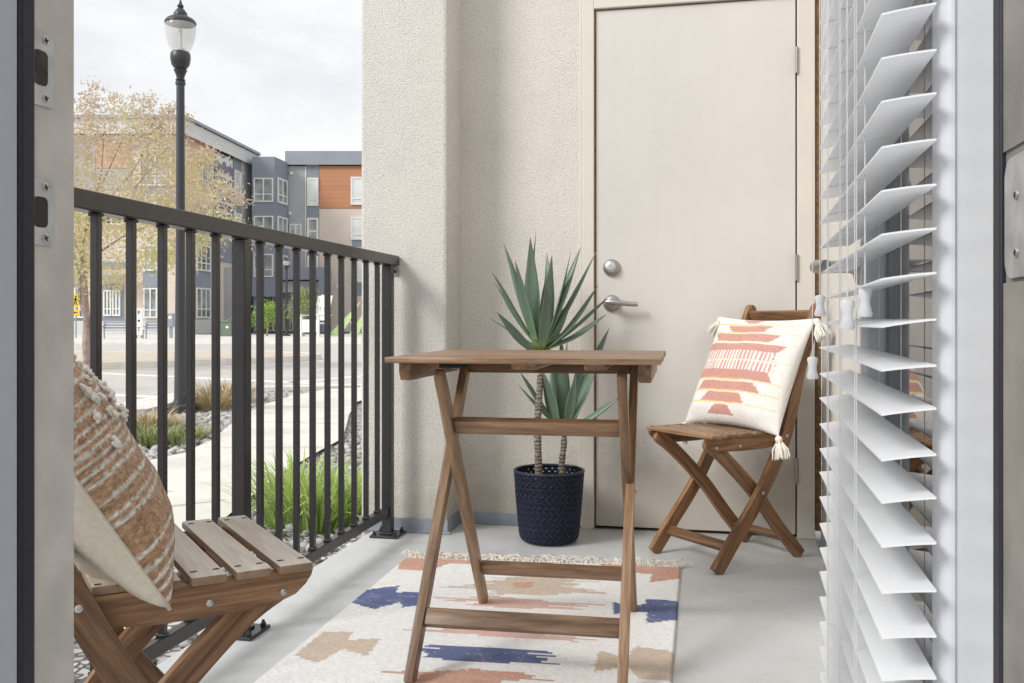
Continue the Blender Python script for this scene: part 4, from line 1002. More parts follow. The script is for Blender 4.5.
for zz in (0.912, 0.868):
    yy = 0.774
    mx = YZ(0.2304, yy, zz) @ Matrix.Rotation(R(180), 4, "Y"); screw_head(b, mx); cross_slot(c, mx)
b.transform(T0); c.transform(T0); obj("screw", b, M["screw"], hp, 40); obj("screw_slot", c, M["dark"], hp)

# ------------------------------------------------------------------ the open glass door leaf and its blind
L0 = Vector((0.1655, 0.962, 0)); la = math.atan2(0.025, 0.738)
# local frame: x runs away from the hinge along the leaf, y to the right of it
LF = Matrix(((math.sin(la), math.cos(la), 0, 0), (math.cos(la), -math.sin(la), 0, 0), (0, 0, -1, 0), (0, 0, 0, 1)))
def leafthing(name, label, cat):
    o = link(bpy.data.objects.new(name, None)); o.empty_display_size = .1
    o.location = L0; o.rotation_euler = (0, 0, R(90) - la); tag(o, label, cat); return o
# in this rotated frame: +x = along leaf, +y = left of the leaf, so "right" is -y
gdoor = leafthing("glass_door", "white glazed door standing open with a blind hung on it", "door")
FB = -0.072; TH = 0.044; A0, A1 = -0.118, 0.800; GA0, GA1, GZ0, GZ1 = 0.070, 0.665, 0.22, 1.90
b = BM()
add_box(b, (A0, FB - TH, 0.015), (GA0, FB, 2.03), 0.002); add_box(b, (GA1, FB - TH, 0.015), (A1, FB, 2.03), 0.002)
add_box(b, (GA0, FB - TH, 0.015), (GA1, FB - 0.0004, GZ0), 0.001); add_box(b, (GA0, FB - TH, GZ1), (GA1, FB - 0.0004, 2.03), 0.001)
obj("leaf_frame", b, M["white"], gdoor)
b = BM()
for x0, x1, z0, z1 in ((GA0 - 0.048, GA0 + 0.012, GZ0 - .012, GZ1 + .012), (GA1 - 0.020, GA1 + 0.012, GZ0 - .012, GZ1 + .012), (GA0 + 0.0125, GA1 - 0.0205, GZ0 - .012, GZ0 + .02), (GA0 + 0.0125, GA1 - 0.0205, GZ1 - .02, GZ1 + .012)):
    add_box(b, (x0, FB - 0.030, z0), (x1, FB + 0.013, z1), 0.0125, None, 5)
obj("glazing_bead", b, M["white"], gdoor, 40)
b = BM(); add_box(b, (GA0 - 0.0515, FB - 0.002, GZ0 - .015), (GA0 - 0.0483, FB + 0.0012, GZ1 + .015)); obj("groove_shadow", b, M["flash"], gdoor)  # added grey strip, painted shadow line of the groove beside the bead
b = BM(); add_box(b, (GA0 + .010, FB - 0.028, GZ0 + .01), (GA1 - .010, FB - 0.024, GZ1 - .01)); obj("glass_pane", b, M["door_glass"], gdoor)
b = BM(); HA = A1 - 0.042; HZ = 0.912
MY = lambda x, y, z: Matrix.Translation((x, y, z)) @ Matrix.Rotation(R(-90), 4, "X")
add_lathe(b, [(0.032, 0), (0.032, 0.006), (0.027, 0.011), (0.014, 0.014), (0.011, 0.020), (0.011, 0.072), (0, 0.074)], 30, MY(HA, FB + 0.0005, HZ)); hl = obj("lever_handle", b, M["nickel"], gdoor, 45)
b = BM(); add_tube(b, [(HA + .012, FB + .072, HZ + .002), (HA - .01, FB + .076, HZ), (HA - .05, FB + .076, HZ), (HA - .09, FB + .073, HZ - .002), (HA - .112, FB + .069, HZ - .002)], [.009, .012, .010, .009, .008], 14); obj("lever", b, M["nickel"], hl, 60)
b = BM(); add_lathe(b, [(0.031, 0), (0.031, 0.008), (0.024, 0.013), (0, 0.014)], 30, MY(HA, FB + 0.0005, 1.04)); add_box(b, (HA - .006, FB + .014, 1.022), (HA + .006, FB + .032, 1.058), .003); obj("thumb_turn", b, M["nickel"], gdoor, 45)

bl = leafthing("window_blind", "white horizontal slat blind with cords hanging on the open glass door", "blind")
BL = 0.74; tilt = R(7)
b = BM(); zk = [0.815 + 0.0435 * k for k in range(-13, 26)]; rb = random.Random(5)
def slat(b, z):
    q = BM(); n = 6; tl = tilt + rb.uniform(-.025, .025); sk = rb.uniform(-.003, .003); bow = rb.uniform(-.0015, .0015)
    rows = []
    for i in range(13):
        x = BL * i / 12; row = []
        for k in range(n + 1):
            f_ = k / n - 0.5; crown = 0.0006 * (1 - 4 * f_ * f_)
            yy = -0.025 - f_ * 0.05 * math.cos(tl); zz = z + (f_ * 0.05 * math.sin(tl)) + crown + bow * math.sin(math.pi * i / 12) + sk * (i / 12 - .5)
            row.append((x, yy, zz))
        rows.append(row)
    top = [[q.verts.new((x, y, zz + 0.001)) for x, y, zz in r] for r in rows]; bot = [[q.verts.new((x, y, zz - 0.001)) for x, y, zz in r] for r in rows]
    for i in range(12):
        for k in range(n):
            q.faces.new((top[i][k], top[i + 1][k], top[i + 1][k + 1], top[i][k + 1])); q.faces.new((bot[i][k + 1], bot[i + 1][k + 1], bot[i + 1][k], bot[i][k]))
        q.faces.new((top[i][0], bot[i][0], bot[i + 1][0], top[i + 1][0])); q.faces.new((top[i][n], top[i + 1][n], bot[i + 1][n], bot[i][n]))
    for i in (0, 12):
        for k in range(n): q.faces.new((top[i][k], top[i][k + 1], bot[i][k + 1], bot[i][k]))
    merge(b, q)
for z in zk: slat(b, z)
obj("slats", b, M["slat"], bl, 40)
b = BM()
lad = (0.208, 0.385, 0.575)
for x in lad:
    for y in (-0.0008, -0.0505): add_tube(b, [(x, y, zk[0]), (x, y, 1.94)], 0.0007, 5)
    for y in (0.0006,): add_tube(b, [(x + .006, y, zk[0]), (x + .006, y, 1.94)], 0.0007, 5)
    for z in zk: add_tube(b, [(x, -0.0008, z - .005), (x, -0.0505, z + .0035)], 0.0005, 4)
obj("ladder_cords", b, M["cord"], bl)
b = BM(); add_box(b, (-0.002, -0.055, 1.935), (BL + .002, 0.004, 1.99), 0.003); obj("head_rail", b, M["slat"], bl)
b = BM(); add_box(b, (0, -0.051, zk[0] - 0.062), (BL, -0.001, zk[0] - 0.045), 0.003); obj("bottom_rail", b, M["slat"], bl)
def pull(x, y, ztop, h=0.034, r=0.0085):
    b = BM(); add_tube(b, [(x, y, ztop - .003), (x * .5 + .11 if x < .3 else x, y - .004, 1.94)] if False else [(x, y, ztop - .003), (x, y, 1.94)], 0.0008, 5)
    c = obj("lift_cord", b, M["cord"], bl)
    b = BM(); add_lathe(b, [(0.001, 0), (r * .8, -.0015), (r, -h * .12), (r * .72, -h * .45), (r * .74, -h * .6), (r * 1.08, -h * .9), (r * .9, -h), (0.001, -h)], 20, Matrix.Translation((x, y, ztop))); obj("cord_pull", b, M["slat"], c, 50)
pull(0.186, 0.012, 0.842, 0.036, 0.0085); pull(0.172, -0.006, 0.855, 0.034, 0.008); pull(0.574, 0.012, 0.858, 0.034, 0.0085); pull(0.590, 0.022, 0.760, 0.036, 0.0085)

# ------------------------------------------------------------------ ground outside
GZ = -0.10
def G(px, py, dz=0.0): return gd(px, py, GZ + dz)
def sheet(name, pts, mat, z, kind="structure"):
    b = BM(); vs_ = [b.verts.new((p.x, p.y, z)) for p in pts]; [b.faces.new([vs_[i] for i in t_]) for t_ in tessellate_polygon([[Vector((p.x, p.y, 0)) for p in pts]])]; o = obj(name, b, mat); o["kind"] = kind; return o
b = BM(); S = 420
vs_ = [b.verts.new(p) for p in ((-S, -S, GZ), (S, -S, GZ), (S, S, GZ), (-S, S, GZ))]; b.faces.new(vs_)
struct("ground", b, M["gravel"])
# road (street axis frame): near kerb line measured on the ground
kerb = [wd(-60, 3.2), wd(-14, 5.6), wd(-6.3, 7.2), G(138, 413), G(175, 402), G(213, 394), G(250, 390.5), G(290, 389.5), G(330, 389), G(362, 388), wd(0.5, 12.6), wd(40, 12.0)]
far = [wd(60, 38.5), wd(-70, 38.5)]
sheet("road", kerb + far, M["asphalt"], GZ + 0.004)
sheet("pavement", [wd(-70, 38.6), wd(60, 38.6), wd(60, 63.9), wd(-70, 63.9)], M["path"], GZ + 0.06)
def strip(name, pts, w0, w1, z0, z1, mat, kind="structure"):
    b = BM(); P = [Vector((p.x, p.y, 0)) for p in pts]; rows = []
    for i, p in enumerate(P):
        d = (P[min(i + 1, len(P) - 1)] - P[max(i - 1, 0)]).normalized(); nn = Vector((-d.y, d.x, 0))
        rows.append([b.verts.new((p + nn * a).xy.to_3d() + Vector((0, 0, z))) for a, z in ((w0, z0), (w0, z1), (w1, z1), (w1, z0))])
    for r0, r1 in zip(rows, rows[1:]):
        for k in range(3): b.faces.new((r0[k], r1[k], r1[k + 1], r0[k + 1]))
    o = obj(name, b, mat); o["kind"] = kind; return o
strip("kerb", kerb, -0.16, 0.10, GZ - .05, GZ + 0.05, M["kerb"])
strip("gutter", kerb, 0.11, 0.55, GZ + .002, GZ + 0.008, M["kerb"])
strip("kerb", [wd(-70, 38.4), wd(60, 38.4)], -0.1, 0.2, GZ - .02, GZ + 0.075, M["kerb"])
for p, q, w in (((60, 371.5), (420, 389), .16), ((60, 393), (180, 398.5), .14), ((290, 383), (430, 370), .16)):
    a, c = G(*p), G(*q); strip("road_marking", [a, a.lerp(c, .5), c], -w / 2, w / 2, GZ + .005, GZ + .0085, M["paint_line"])
med = [G(40, 356.5), G(150, 356.5), G(240, 355.5), G(300, 357.5), G(318, 359.5), G(300, 361.5), G(240, 364.5), G(150, 368), G(40, 371)]
sheet("median", med, M["tan_paver"], GZ + 0.13)
strip("kerb", med + med[:1], -0.09, 0.09, GZ - .02, GZ + 0.135, M["kerb"])
path = [G(20, 474), G(100, 470), G(148, 465), G(185, 457), G(214, 442), G(231, 427), G(251, 411), G(292, 398), G(325, 391.5), G(362, 389.5), wd(0.3, 12.4), wd(1.2, 11.6),
        G(375, 398), G(356, 405), G(349, 418), G(343, 442), G(316, 457), G(283, 477), G(250, 503), G(215, 533), G(150, 566), G(40, 596)]
sheet("path", path, M["path"], GZ + 0.03)
b = BM()   # sawn joints
for p, q in (((110, 520), (225, 506)), ((40, 507), (172, 497)), ((205, 452), (322, 452)), ((236, 424), (347, 428)), ((262, 408), (352, 412))):
    a, c = G(*p), G(*q); d = (c - a).normalized(); nn = Vector((-d.y, d.x, 0)) * .006
    b.faces.new([b.verts.new((v.x, v.y, GZ + .034)) for v in (a + nn, c + nn, c - nn, a - nn)])
o = obj("path", b, M["tan_paver"]); o["kind"] = "structure"

# loose river rock between slab and path, and along the bed
b = BM(); rk = random.Random(12); cnt = 0
def pebble(p, r):
    add_sphere(b, (p.x, p.y, GZ + r * .3), r, 1, (rk.uniform(.8, 1.3), rk.uniform(.7, 1.1), rk.uniform(.5, .75)), 0.35)
tries = 0
path2 = [(p.x, p.y) for p in path]
while cnt < 1500 and tries < 9000:
    tries += 1
    x = rk.uniform(-2.9, SLAB_L - .02); y = rk.uniform(0.9, 6.8)
    if inside((x, y), path2): continue
    pebble(Vector((x, y, 0)), rk.uniform(.014, .034)); cnt += 1
o = obj("river_rock", b, M["rock"], None, 180); tag(o, "grey river rock strewn between the balcony slab and path", "gravel", kind="stuff")
bed = [(p.x, p.y) for p in (G(100, 470), G(148, 465), G(185, 457), G(214, 442), G(231, 427), G(251, 411), G(292, 398), G(320, 392.5), G(250, 393.5), G(213, 397), G(138, 417), G(90, 440))]
b = BM(); cnt = tries = 0; xs = [p[0] for p in bed]; ys = [p[1] for p in bed]
while cnt < 1400 and tries < 20000:
    tries += 1; x = rk.uniform(min(xs), max(xs)); y = rk.uniform(min(ys), max(ys))
    if inside((x, y), bed): pebble(Vector((x, y, 0)), rk.uniform(.025, .05)); cnt += 1
o = obj("river_rock", b, M["rock"], None, 180); tag(o, "grey river rock in the planting bed beside the road", "gravel", kind="stuff")

# ------------------------------------------------------------------ plants in the beds
def blades(b, c, n, h, spread, w, seed, droop=0.5, base_r=0.08):
    rnd = random.Random(seed); tl = b.verts.layers.float.get("tint") or b.verts.layers.float.new("tint")
    for k in range(n):
        a = rnd.uniform(0, 2 * math.pi); e = Vector((math.cos(a), math.sin(a), 0)); s = Vector((-e.y, e.x, 0))
        L = h * rnd.uniform(.65, 1.15); out = spread * rnd.uniform(.2, 1.0); p0 = Vector(c) + e * base_r * math.sqrt(rnd.random()); tint = rnd.random(); prev = None
        dr = droop * rnd.uniform(.3, 1.2) * (out / spread)
        for i in range(6):
            t = i / 5; p = p0 + e * out * t ** 1.4 + Vector((0, 0, L * (t - dr * t ** 3 * .75))); ww = w * (1 - t ** 2.2) * .5 + .0004
            r = []
            for q in (-1, 1):
                v = b.verts.new(p + s * ww * q); v[tl] = min(1, tint * .6 + t * .5); r.append(v)
            if prev: b.faces.new((prev[0], prev[1], r[1], r[0]))
            prev = r
for i, (px, py, h, lab) in enumerate(((285, 524, .40, "bright green daylily clump beyond the railing, nearest the wooden chair seat"), (318, 530, .44, "bright green daylily clump in the middle behind the balusters"), (347, 527, .38, "bright green daylily clump by the railing end post"), (300, 505, .36, "bright green daylily clump at the back beside the path"))):
    c = G(px, py); b = BM(); blades(b, (0, 0, 0), 140, h * .82, .42, .012, 20 + i, .85, .10)
    o = obj("daylily_clump", b, M["daylily"]); o.location = c; tag(o, lab, "plant", "daylily clumps beyond the railing")
for i, (px, py, h, lab) in enumerate(((214, 412, .34, "dry straw coloured grass tuft next to the lamp post base"), (229, 404, .32, "dry straw coloured grass tuft behind the thick railing post"), (148, 431, .20, "lowest straw coloured grass tuft, nearest the striped pillow"))):
    c = G(px, py); b = BM(); blades(b, (0, 0, 0), 300, h, .45, .012, 40 + i, .8, .22)
    o = obj("dry_grass", b, M["straw"]); o.location = c; tag(o, lab, "plant", "straw grass tufts in the planting bed")
b = BM(); rg = random.Random(8)
for k in range(26):
    c = G(rg.uniform(138, 196), rg.uniform(437, 448)); blades(b, c, 40, .13, .14, .016, 60 + k, .6, .12)
o = obj("ground_cover", b, M["leaf_bed"]); tag(o, "low green ground cover in the bed by the path", "ground cover", kind="stuff")
b = BM(); blades(b, (0, 0, 0), 60, .20, .16, .012, 99, .5, .07); o = obj("daylily_clump", b, M["daylily"]); o.location = (-1.52, 1.42, GZ); tag(o, "small green plant at the slab edge below the striped pillow", "plant")

# ------------------------------------------------------------------ trees
def tree(name, label, base, limbs, clusters, leaf, mat, seed, trunk_r, lean=0.0, nleaf=40, crad=.45, group=None):
    rnd = random.Random(seed); t = thing(name, label, "tree", base, 0, group)
    b = BM()
    for pts, r0, r1 in limbs:
        n = len(pts); add_tube(b, pts, [r0 + (r1 - r0) * k / (n - 1) for k in range(n)], 8)
    obj("trunk", b, M["bark"], t, 60)
    b = BM(); tl = b.verts.layers.float.new("tint")
    for c, cr, tn, k in clusters:
        for _ in range(k):
            d = Vector((rnd.gauss(0, 1), rnd.gauss(0, 1), rnd.gauss(0, .7))) * cr * .42; p = Vector(c) + d
            n_ = Vector((rnd.uniform(-1, 1), rnd.uniform(-1, 1), rnd.uniform(-.2, 1))).normalized(); s = n_.orthogonal().normalized(); s.rotate(Matrix.Rotation(rnd.uniform(0, 6.28), 3, n_)); u = n_.cross(s)
            L = leaf * rnd.uniform(.6, 1.4); w = L * .42; tint = min(1, max(0, tn + rnd.uniform(-.18, .18)))
            q = [b.verts.new(p + s * a * L + u * c2 * w) for a, c2 in ((-.5, 0), (0, .5), (.5, 0), (0, -.5))]
            for v in q: v[tl] = tint
            b.faces.new(q)
    obj("crown", b, mat, t)
    return t
tc = G(88, 371); D0 = 851 / 49; k0 = D0 / F
def tp(px, py, dd=0.0):
    p = wd((px - 512) / F * D0, D0 + dd) - Vector((tc.x, tc.y, 0)); p.z = CAMZ - (py - HY) * k0 - GZ; return p
rt = random.Random(21)
limbs = [([tp(88, 371), tp(86, 345), tp(87, 320), tp(85, 300), tp(84, 275), tp(80, 250)], .075, .05), ([tp(87, 322), tp(80, 300), tp(72, 275, .3), tp(55, 240, .6)], .045, .02),
         ([tp(84, 278), tp(95, 255), tp(112, 225, -.4), tp(135, 195, -.6)], .032, .010), ([tp(80, 250), tp(85, 215, .2), tp(92, 170, .4), tp(95, 120, .4)], .034, .006), ([tp(86, 262), tp(110, 235, .5), tp(150, 215, .7), tp(200, 200, .8)], .026, .006),
         ([tp(80, 252), tp(60, 215), tp(40, 170)], .03, .008), ([tp(95, 205, .3), tp(120, 170, .5), tp(150, 120, .5)], .02, .004), ([tp(112, 225, -.4), tp(150, 190, -.6), tp(180, 150, -.5)], .018, .004), ([tp(90, 185, .4), tp(110, 150, .3), tp(128, 105, .3)], .016, .004)]
clusters = []
for k in range(330):       # the mass of the crown
    px = rt.uniform(10, 200) if rt.random() < .88 else rt.uniform(150, 236); top = 120 if px < 165 else 140 + (px - 165) * .6; bot = 285 - max(0, px - 120) * .55
    if px > 200: top, bot = 195, 238
    py = rt.uniform(top, bot); clusters.append((tp(px, py, rt.uniform(-1.2, 1.4)), rt.uniform(.30, .62), .30 + .5 * (py - 110) / 150 + rt.uniform(-.55, .45), 90))
for px0, py0, px1, py1 in ((84, 150, 88, 82), (78, 130, 80, 92), (100, 145, 108, 95), (120, 150, 130, 98), (140, 140, 142, 96), (145, 130, 165, 104), (60, 150, 55, 90), (165, 140, 178, 112), (35, 150, 30, 100), (212, 180, 236, 200), (190, 160, 205, 150)):
    for q in range(6):
        f_ = q / 5; clusters.append((tp(px0 + (px1 - px0) * f_, py0 + (py1 - py0) * f_, .3), .36 - .14 * f_, .25 + .25 * (1 - f_), 80))
tree("street_tree", "sparse yellowing street tree behind the railing", tc, limbs, clusters, .066, M["leaf_tree"], 3, .07)
def small_tree(name, label, px, d, h, r, mat, seed, cat="tree"):
    c = at(px, d, GZ + 0.06); rnd = random.Random(seed); cl = []
    for k in range(46):
        a = rnd.uniform(0, 6.28); rr_ = r * math.sqrt(rnd.random()); zz = h * rnd.uniform(.28, .95); rr_ *= math.sin(min(1, zz / h) * math.pi) ** .5
        cl.append((Vector((rr_ * math.cos(a), rr_ * math.sin(a), zz)), r * .5, zz / h + rnd.uniform(-.3, .2), 26))
    return tree(name, label, c, [([(0, 0, 0), (.03, 0, h * .3), (0, .03, h * .8)], .07, .02), ([(0.02, 0, h * .3), (r * .4, 0, h * .6)], .03, .01), ([(0.02, 0, h * .35), (-r * .4, .1, h * .65)], .03, .01)], cl, .17, mat, seed, .06)
small_tree("leafy_shrub", "bright lime green shrub across the road between the balusters", 267, 57, 2.1, .95, M["leaf_lime"], 5)
small_tree("young_tree", "pale young tree in front of the far building entrance", 303.5, 56, 2.9, .9, M["leaf_bed"], 6)
small_tree("leafy_shrub", "small pale shrub at the far building's corner by the green cabinet", 236, 60, 1.1, .6, M["leaf_bed"], 7)

# ------------------------------------------------------------------ lamp posts
def lamp_post(label, base, z0, r, seg=28):
    t = thing("lamp_post", label, "street lamp", base, 0)
    b = BM(); add_lathe(b, [(0, 0), (.155 * r, 0), (.155 * r, .09), (.14 * r, .10), (.072 * r, .13), (.062 * r, .16), (.046 * r, 1.6), (.040 * r, z0), (.040 * r, z0 + .02)], seg); obj("pole", b, M["lampm"], t, 40)
    b = BM()
    add_lathe(b, [(.043 * r, z0), (.050 * r, z0 + .005), (.050 * r, z0 + .03), (.040 * r, z0 + .04), (.050 * r, z0 + .05), (.038 * r, z0 + .065), (.042 * r, z0 + .09), (.060 * r, z0 + .135), (.068 * r, z0 + .145), (.052 * r, z0 + .155), (.062 * r, z0 + .165), (.088 * r, z0 + .20), (.100 * r, z0 + .26), (.098 * r, z0 + .305), (.085 * r, z0 + .325), (.0, z0 + .326)], seg)
    obj("lantern_base", b, M["lampm"], t, 40)
    b = BM(); g0 = z0 + .328
    add_lathe(b, [(.084 * r, g0), (.112 * r, g0 + .05), (.138 * r, g0 + .12), (.152 * r, g0 + .20), (.152 * r, g0 + .25), (.146 * r, g0 + .275)], seg); gl_ = obj("globe", b, M["globe"], t, 60)
    b = BM(); add_lathe(b, [(.0, g0), (.05 * r, g0 + .008), (.04 * r, g0 + .03), (.016 * r, g0 + .05), (.016 * r, g0 + .22), (.0, g0 + .23)], 16); obj("bulb", b, M["frost"], gl_, 50)
    b = BM(); add_lathe(b, [(.0, g0 + .272), (.150 * r, g0 + .273), (.156 * r, g0 + .282), (.150 * r, g0 + .300), (.130 * r, g0 + .322), (.085 * r, g0 + .345), (.068 * r, g0 + .355), (.068 * r, g0 + .375), (.055 * r, g0 + .395), (.036 * r, g0 + .42), (.024 * r, g0 + .43), (.034 * r, g0 + .45), (.018 * r, g0 + .47), (.010 * r, g0 + .50), (.0, g0 + .53)], seg); obj("cap", b, M["lampm"], t, 40)
    return t
lamp_post("tall dark lamp post with glass acorn lantern in the planting bed", G(180.5, 415), 3.245, 0.97)
lp = lamp_post("small distant lamp post across the road with white globe", at(286.5, 57, GZ + .06), 4.0, 1.6, 14)

# ------------------------------------------------------------------ buildings across the road
BG = GZ + 0.062
class Facade:
    def __init__(s, a, c):
        s.a, s.c = Vector(a), Vector(c); s.L = (s.c - s.a).length; s.A = wd(*a); s.C = wd(*c); s.u = (s.C - s.A).normalized(); s.n = Vector((s.u.y, -s.u.x, 0))
        if s.n.dot(Vector((0, 0, 0)) - s.A) < 0: s.n = -s.n
    def t(s, px):
        k = (px - 512) / F; d = s.c - s.a; return (k * s.a.y - s.a.x) / (d.x - k * d.y) * s.L
    def dep(s, px): return s.a.y + (s.c.y - s.a.y) * s.t(px) / s.L
    def z(s, px, py): return CAMZ + (HY - py) / F * s.dep(px)
    def rect(s, x0, y0, x1, y1): m = (x0 + x1) / 2; return s.t(x0), s.t(x1), s.z(m, y1), s.z(m, y0)
    def box(s, b, u0, u1, z0, z1, o0, o1, org):
        M_ = Matrix((s.u, s.n, Vector((0, 0, 1)))).transposed().to_4x4(); M_.translation = s.A - org
        add_box(b, (min(u0, u1), o0, z0), (max(u0, u1), o1, z1), 0, M_)
def fpanel(bld, fc, name, mat, rects, o0=0.0, o1=0.06):
    for i, rc in enumerate(rects):
        b = BM(); u0, u1, z0, z1 = fc.rect(*rc); fc.box(b, u0, u1, max(z0, BG), z1, o0, o1, bld.location); obj(name, b, mat, bld)
def fwin(bld, fc, rects, cols=2, bar=None, pane="pane", o=0.06, fw=0.10):
    for rc in rects:
        u0, u1, z0, z1 = fc.rect(*rc); b = BM(); W_ = u1 - u0
        org = bld.location
        fc.box(b, u0, u1, z0, z0 + fw, o, o + .10, org); fc.box(b, u0, u1, z1 - fw, z1, o, o + .10, org)
        for k in range(cols + 1):
            uc = u0 + (W_ - fw) * k / cols; fc.box(b, uc, uc + fw, z0 + fw, z1 - fw, o, o + .10, org)
        if bar: zb = z0 + (z1 - z0) * bar; fc.box(b, u0 + fw, u1 - fw, zb, zb + fw * .8, o, o + .095, org)
        w = obj("window", b, M["winw"], bld)
        b = BM(); fc.box(b, u0 + .02, u1 - .02, z0 + .02, z1 - .02, o + .01, o + .05, org); obj("pane", b, M[pane], w)

def prismbody(bld, name, plan, z0, z1, mat):
    b = BM(); P = [wd(*p) - Vector((bld.location.x, bld.location.y, 0)) for p in plan]
    lo = [b.verts.new((p.x, p.y, z0)) for p in P]; hi = [b.verts.new((p.x, p.y, z1)) for p in P]; b.faces.new(hi)
    for i in range(len(P)): b.faces.new((lo[i], lo[(i + 1) % len(P)], hi[(i + 1) % len(P)], hi[i]))
    return obj(name, b, mat, bld)
ZR = 14.75
# left building
LC = (-22.8, 64.0); LE = (-21.55, 78.0)
bl1 = thing("apartment_building", "four storey beige apartment building with leasing banner, behind the street tree", "building", wd(*LC, 0))
prismbody(bl1, "wall", [(-58, 64), LC, LE, (-40, 92), (-58, 92)], BG, 13.7, M["beige"])
prismbody(bl1, "parapet", [(-58.3, 63.7), (LC[0] + .35, LC[1] - .35), (LE[0] + .35, LE[1] - .1), (-40, 92.3), (-58.3, 92.3)], 13.7, ZR, M["greyc"])
prismbody(bl1, "roof_coping", [(-58.45, 63.55), (LC[0] + .5, LC[1] - .5), (LE[0] + .5, LE[1] - .1), (-40, 92.4), (-58.4, 92.4)], ZR, ZR + .22, M["para"])
f1 = Facade((-36, 64.0), LC); f2 = Facade(LC, LE)
fpanel(bl1, f1, "siding", M["navy"], [(20, 138, 70, 262), (132, 134, 180, 150), (132, 186, 180, 200)]); fpanel(bl1, f1, "siding", M["cedar_pale"], [(96, 140, 131, 168)]); fpanel(bl1, f1, "siding", M["grey"], [(74, 140, 95.5, 225), (96, 169, 131, 190)])
fpanel(bl1, f1, "siding", M["navy"], [(143, 272, 159, 287), (100, 262, 127, 268), (98, 284, 124, 321), (60, 272, 86, 287), (60, 318, 84, 322)])
fwin(bl1, f1, [(140, 150, 172, 186), (104, 290, 112, 316), (113, 290, 121, 316), (144, 288, 158, 318), (144, 245, 158, 271), (75, 288, 85, 318), (72, 240, 84, 268), (100, 195, 124, 225), (76, 190, 90, 225), (146, 195, 166, 225)], 2, .25)
fpanel(bl1, f1, "balcony_slab", M["navy"], [(98, 276, 128, 279)], 0, 1.3)
fpanel(bl1, f1, "base_course", M["base"], [(20, 321, 178, 336)], 0.0, .35)
fpanel(bl1, f2, "siding", M["cedar_pale"], [(182, 137, 212.5, 186)]); fpanel(bl1, f2, "siding", M["navy"], [(233, 150, 240.5, 171), (233, 201, 240.5, 213), (193, 232, 210, 245), (193, 271, 210, 288), (214, 226, 232, 262)])
fpanel(bl1, f2, "siding", M["greyc"], [(241, 157, 253, 335)]); fpanel(bl1, f2, "siding", M["grey"], [(224, 268, 231, 322)], 0, .5)
fwin(bl1, f2, [(195, 158, 211.5, 190), (195, 245, 209, 271), (195, 288, 209, 318), (196, 205, 210, 226)], 3, .28); fwin(bl1, f2, [(233.3, 171, 240, 201), (233.3, 213, 240, 238)], 1, .4, "blindpane", .06, .16)
fpanel(bl1, f2, "base_course", M["base"], [(182, 320, 240, 336)], 0.0, .3)
# banner
bn = thing("leasing_banner", "tall violet banner reading NOW LEASING hung on the beige building", "banner", wd(*LC, 0))
u0, u1, z0, z1 = f2.rect(213, 155, 232, 232); b = BM(); f2.box(b, u0, u1, z0, z1, .10, .14, bn.location); obj("cloth", b, M["banner"], bn)
def text_mesh(body, size, extrude=0.01):
    cu = bpy.data.curves.new("txt", "FONT"); cu.body = body; cu.size = size; cu.extrude = extrude; cu.align_x = "CENTER"; cu.align_y = "CENTER"
    o = bpy.data.objects.new("txt", cu); COL.objects.link(o); bpy.context.view_layer.update()
    me = bpy.data.meshes.new_from_object(o.evaluated_get(bpy.context.evaluated_depsgraph_get())); bpy.data.objects.remove(o); bpy.data.curves.remove(cu); return me
MT = Matrix((f2.u, Vector((0, 0, 1)), f2.n)).transposed().to_4x4()
for body, sz, py in (("NOW", 1.15, 186), ("LEASING", .88, 194)):
    me = text_mesh(body, sz); um = (u0 + u1) / 2
    mm = MT.copy(); mm.translation = f2.A + f2.u * um + f2.n * .155 + Vector((0, 0, f2.z(222, py))) - bn.location
    me.transform(mm); obj("lettering", me, M["bannertxt"], bn)
for py, h, w in ((160, 4.2, .86), (176, 2.6, .8), (213, 3.6, .35), (222, 2.2, .75)):
    b = BM(); n_ = 26; zc = f2.z(222, py); hh = h * .082; u00 = u0 + (u1 - u0) * (.5 - w / 2); st = (u1 - u0) * w / n_; lo_, hi_ = [], []
    for k in range(n_ + 1):
        up_ = hh * random.choice((.15, .9, 1.0, .5)); dn_ = hh * random.choice((.15, .9, 1.0, .4))
        P0 = f2.A + f2.u * (u00 + st * k) + f2.n * .15 - bn.location
        lo_.append(b.verts.new(P0 + Vector((0, 0, zc - dn_)))); hi_.append(b.verts.new(P0 + Vector((0, 0, zc + up_))))
    for k in range(n_): b.faces.new((lo_[k], lo_[k + 1], hi_[k + 1], hi_[k]))
    obj("faint_lettering", b, M["bannertxt"], bn)
b = BM(); f2.box(b, u0, u1, f2.z(222, 204), f2.z(222, 202), .142, .150, bn.location); obj("stripe", b, M["bannertxt"], bn)

# right building with bay
D3 = 78.0
bl2 = thing("apartment_building", "grey apartment building with cedar panel and slate blue bay beside the column", "building", at(320, D3, 0))
xa = (254 - 512) / F * D3
prismbody(bl2, "wall", [(xa, D3), (8, D3), (8, 96), (xa, 96)], BG, 13.9, M["grey"])
xb = (286 - 512) / F * D3
prismbody(bl2, "parapet", [(xb, D3 - .35), (8.3, D3 - .35), (8.3, 96.3), (xb, 96.3)], 13.95, 15.1, M["para"])
f3 = Facade((xa, D3), (8, D3))
bay = [(-20.97, 75.0), (-19.15, 75.0), (-18.75, 77.99), (-21.3, 77.99)]
prismbody(bl2, "bay", bay, BG + 2.9, 14.15, M["navy"])
f4 = Facade(bay[0], bay[1]); f5 = Facade(bay[1], bay[2])
wr = [(178, 202), (216, 240), (254, 277)]
fwin(bl2, f4, [(254, a, 273.5, c) for a, c in wr], 2, .3, "pane", .02); fwin(bl2, f5, [(277, a + 1, 286.5, c + 2) for a, c in wr], 2, .3, "pane", .02, .14)
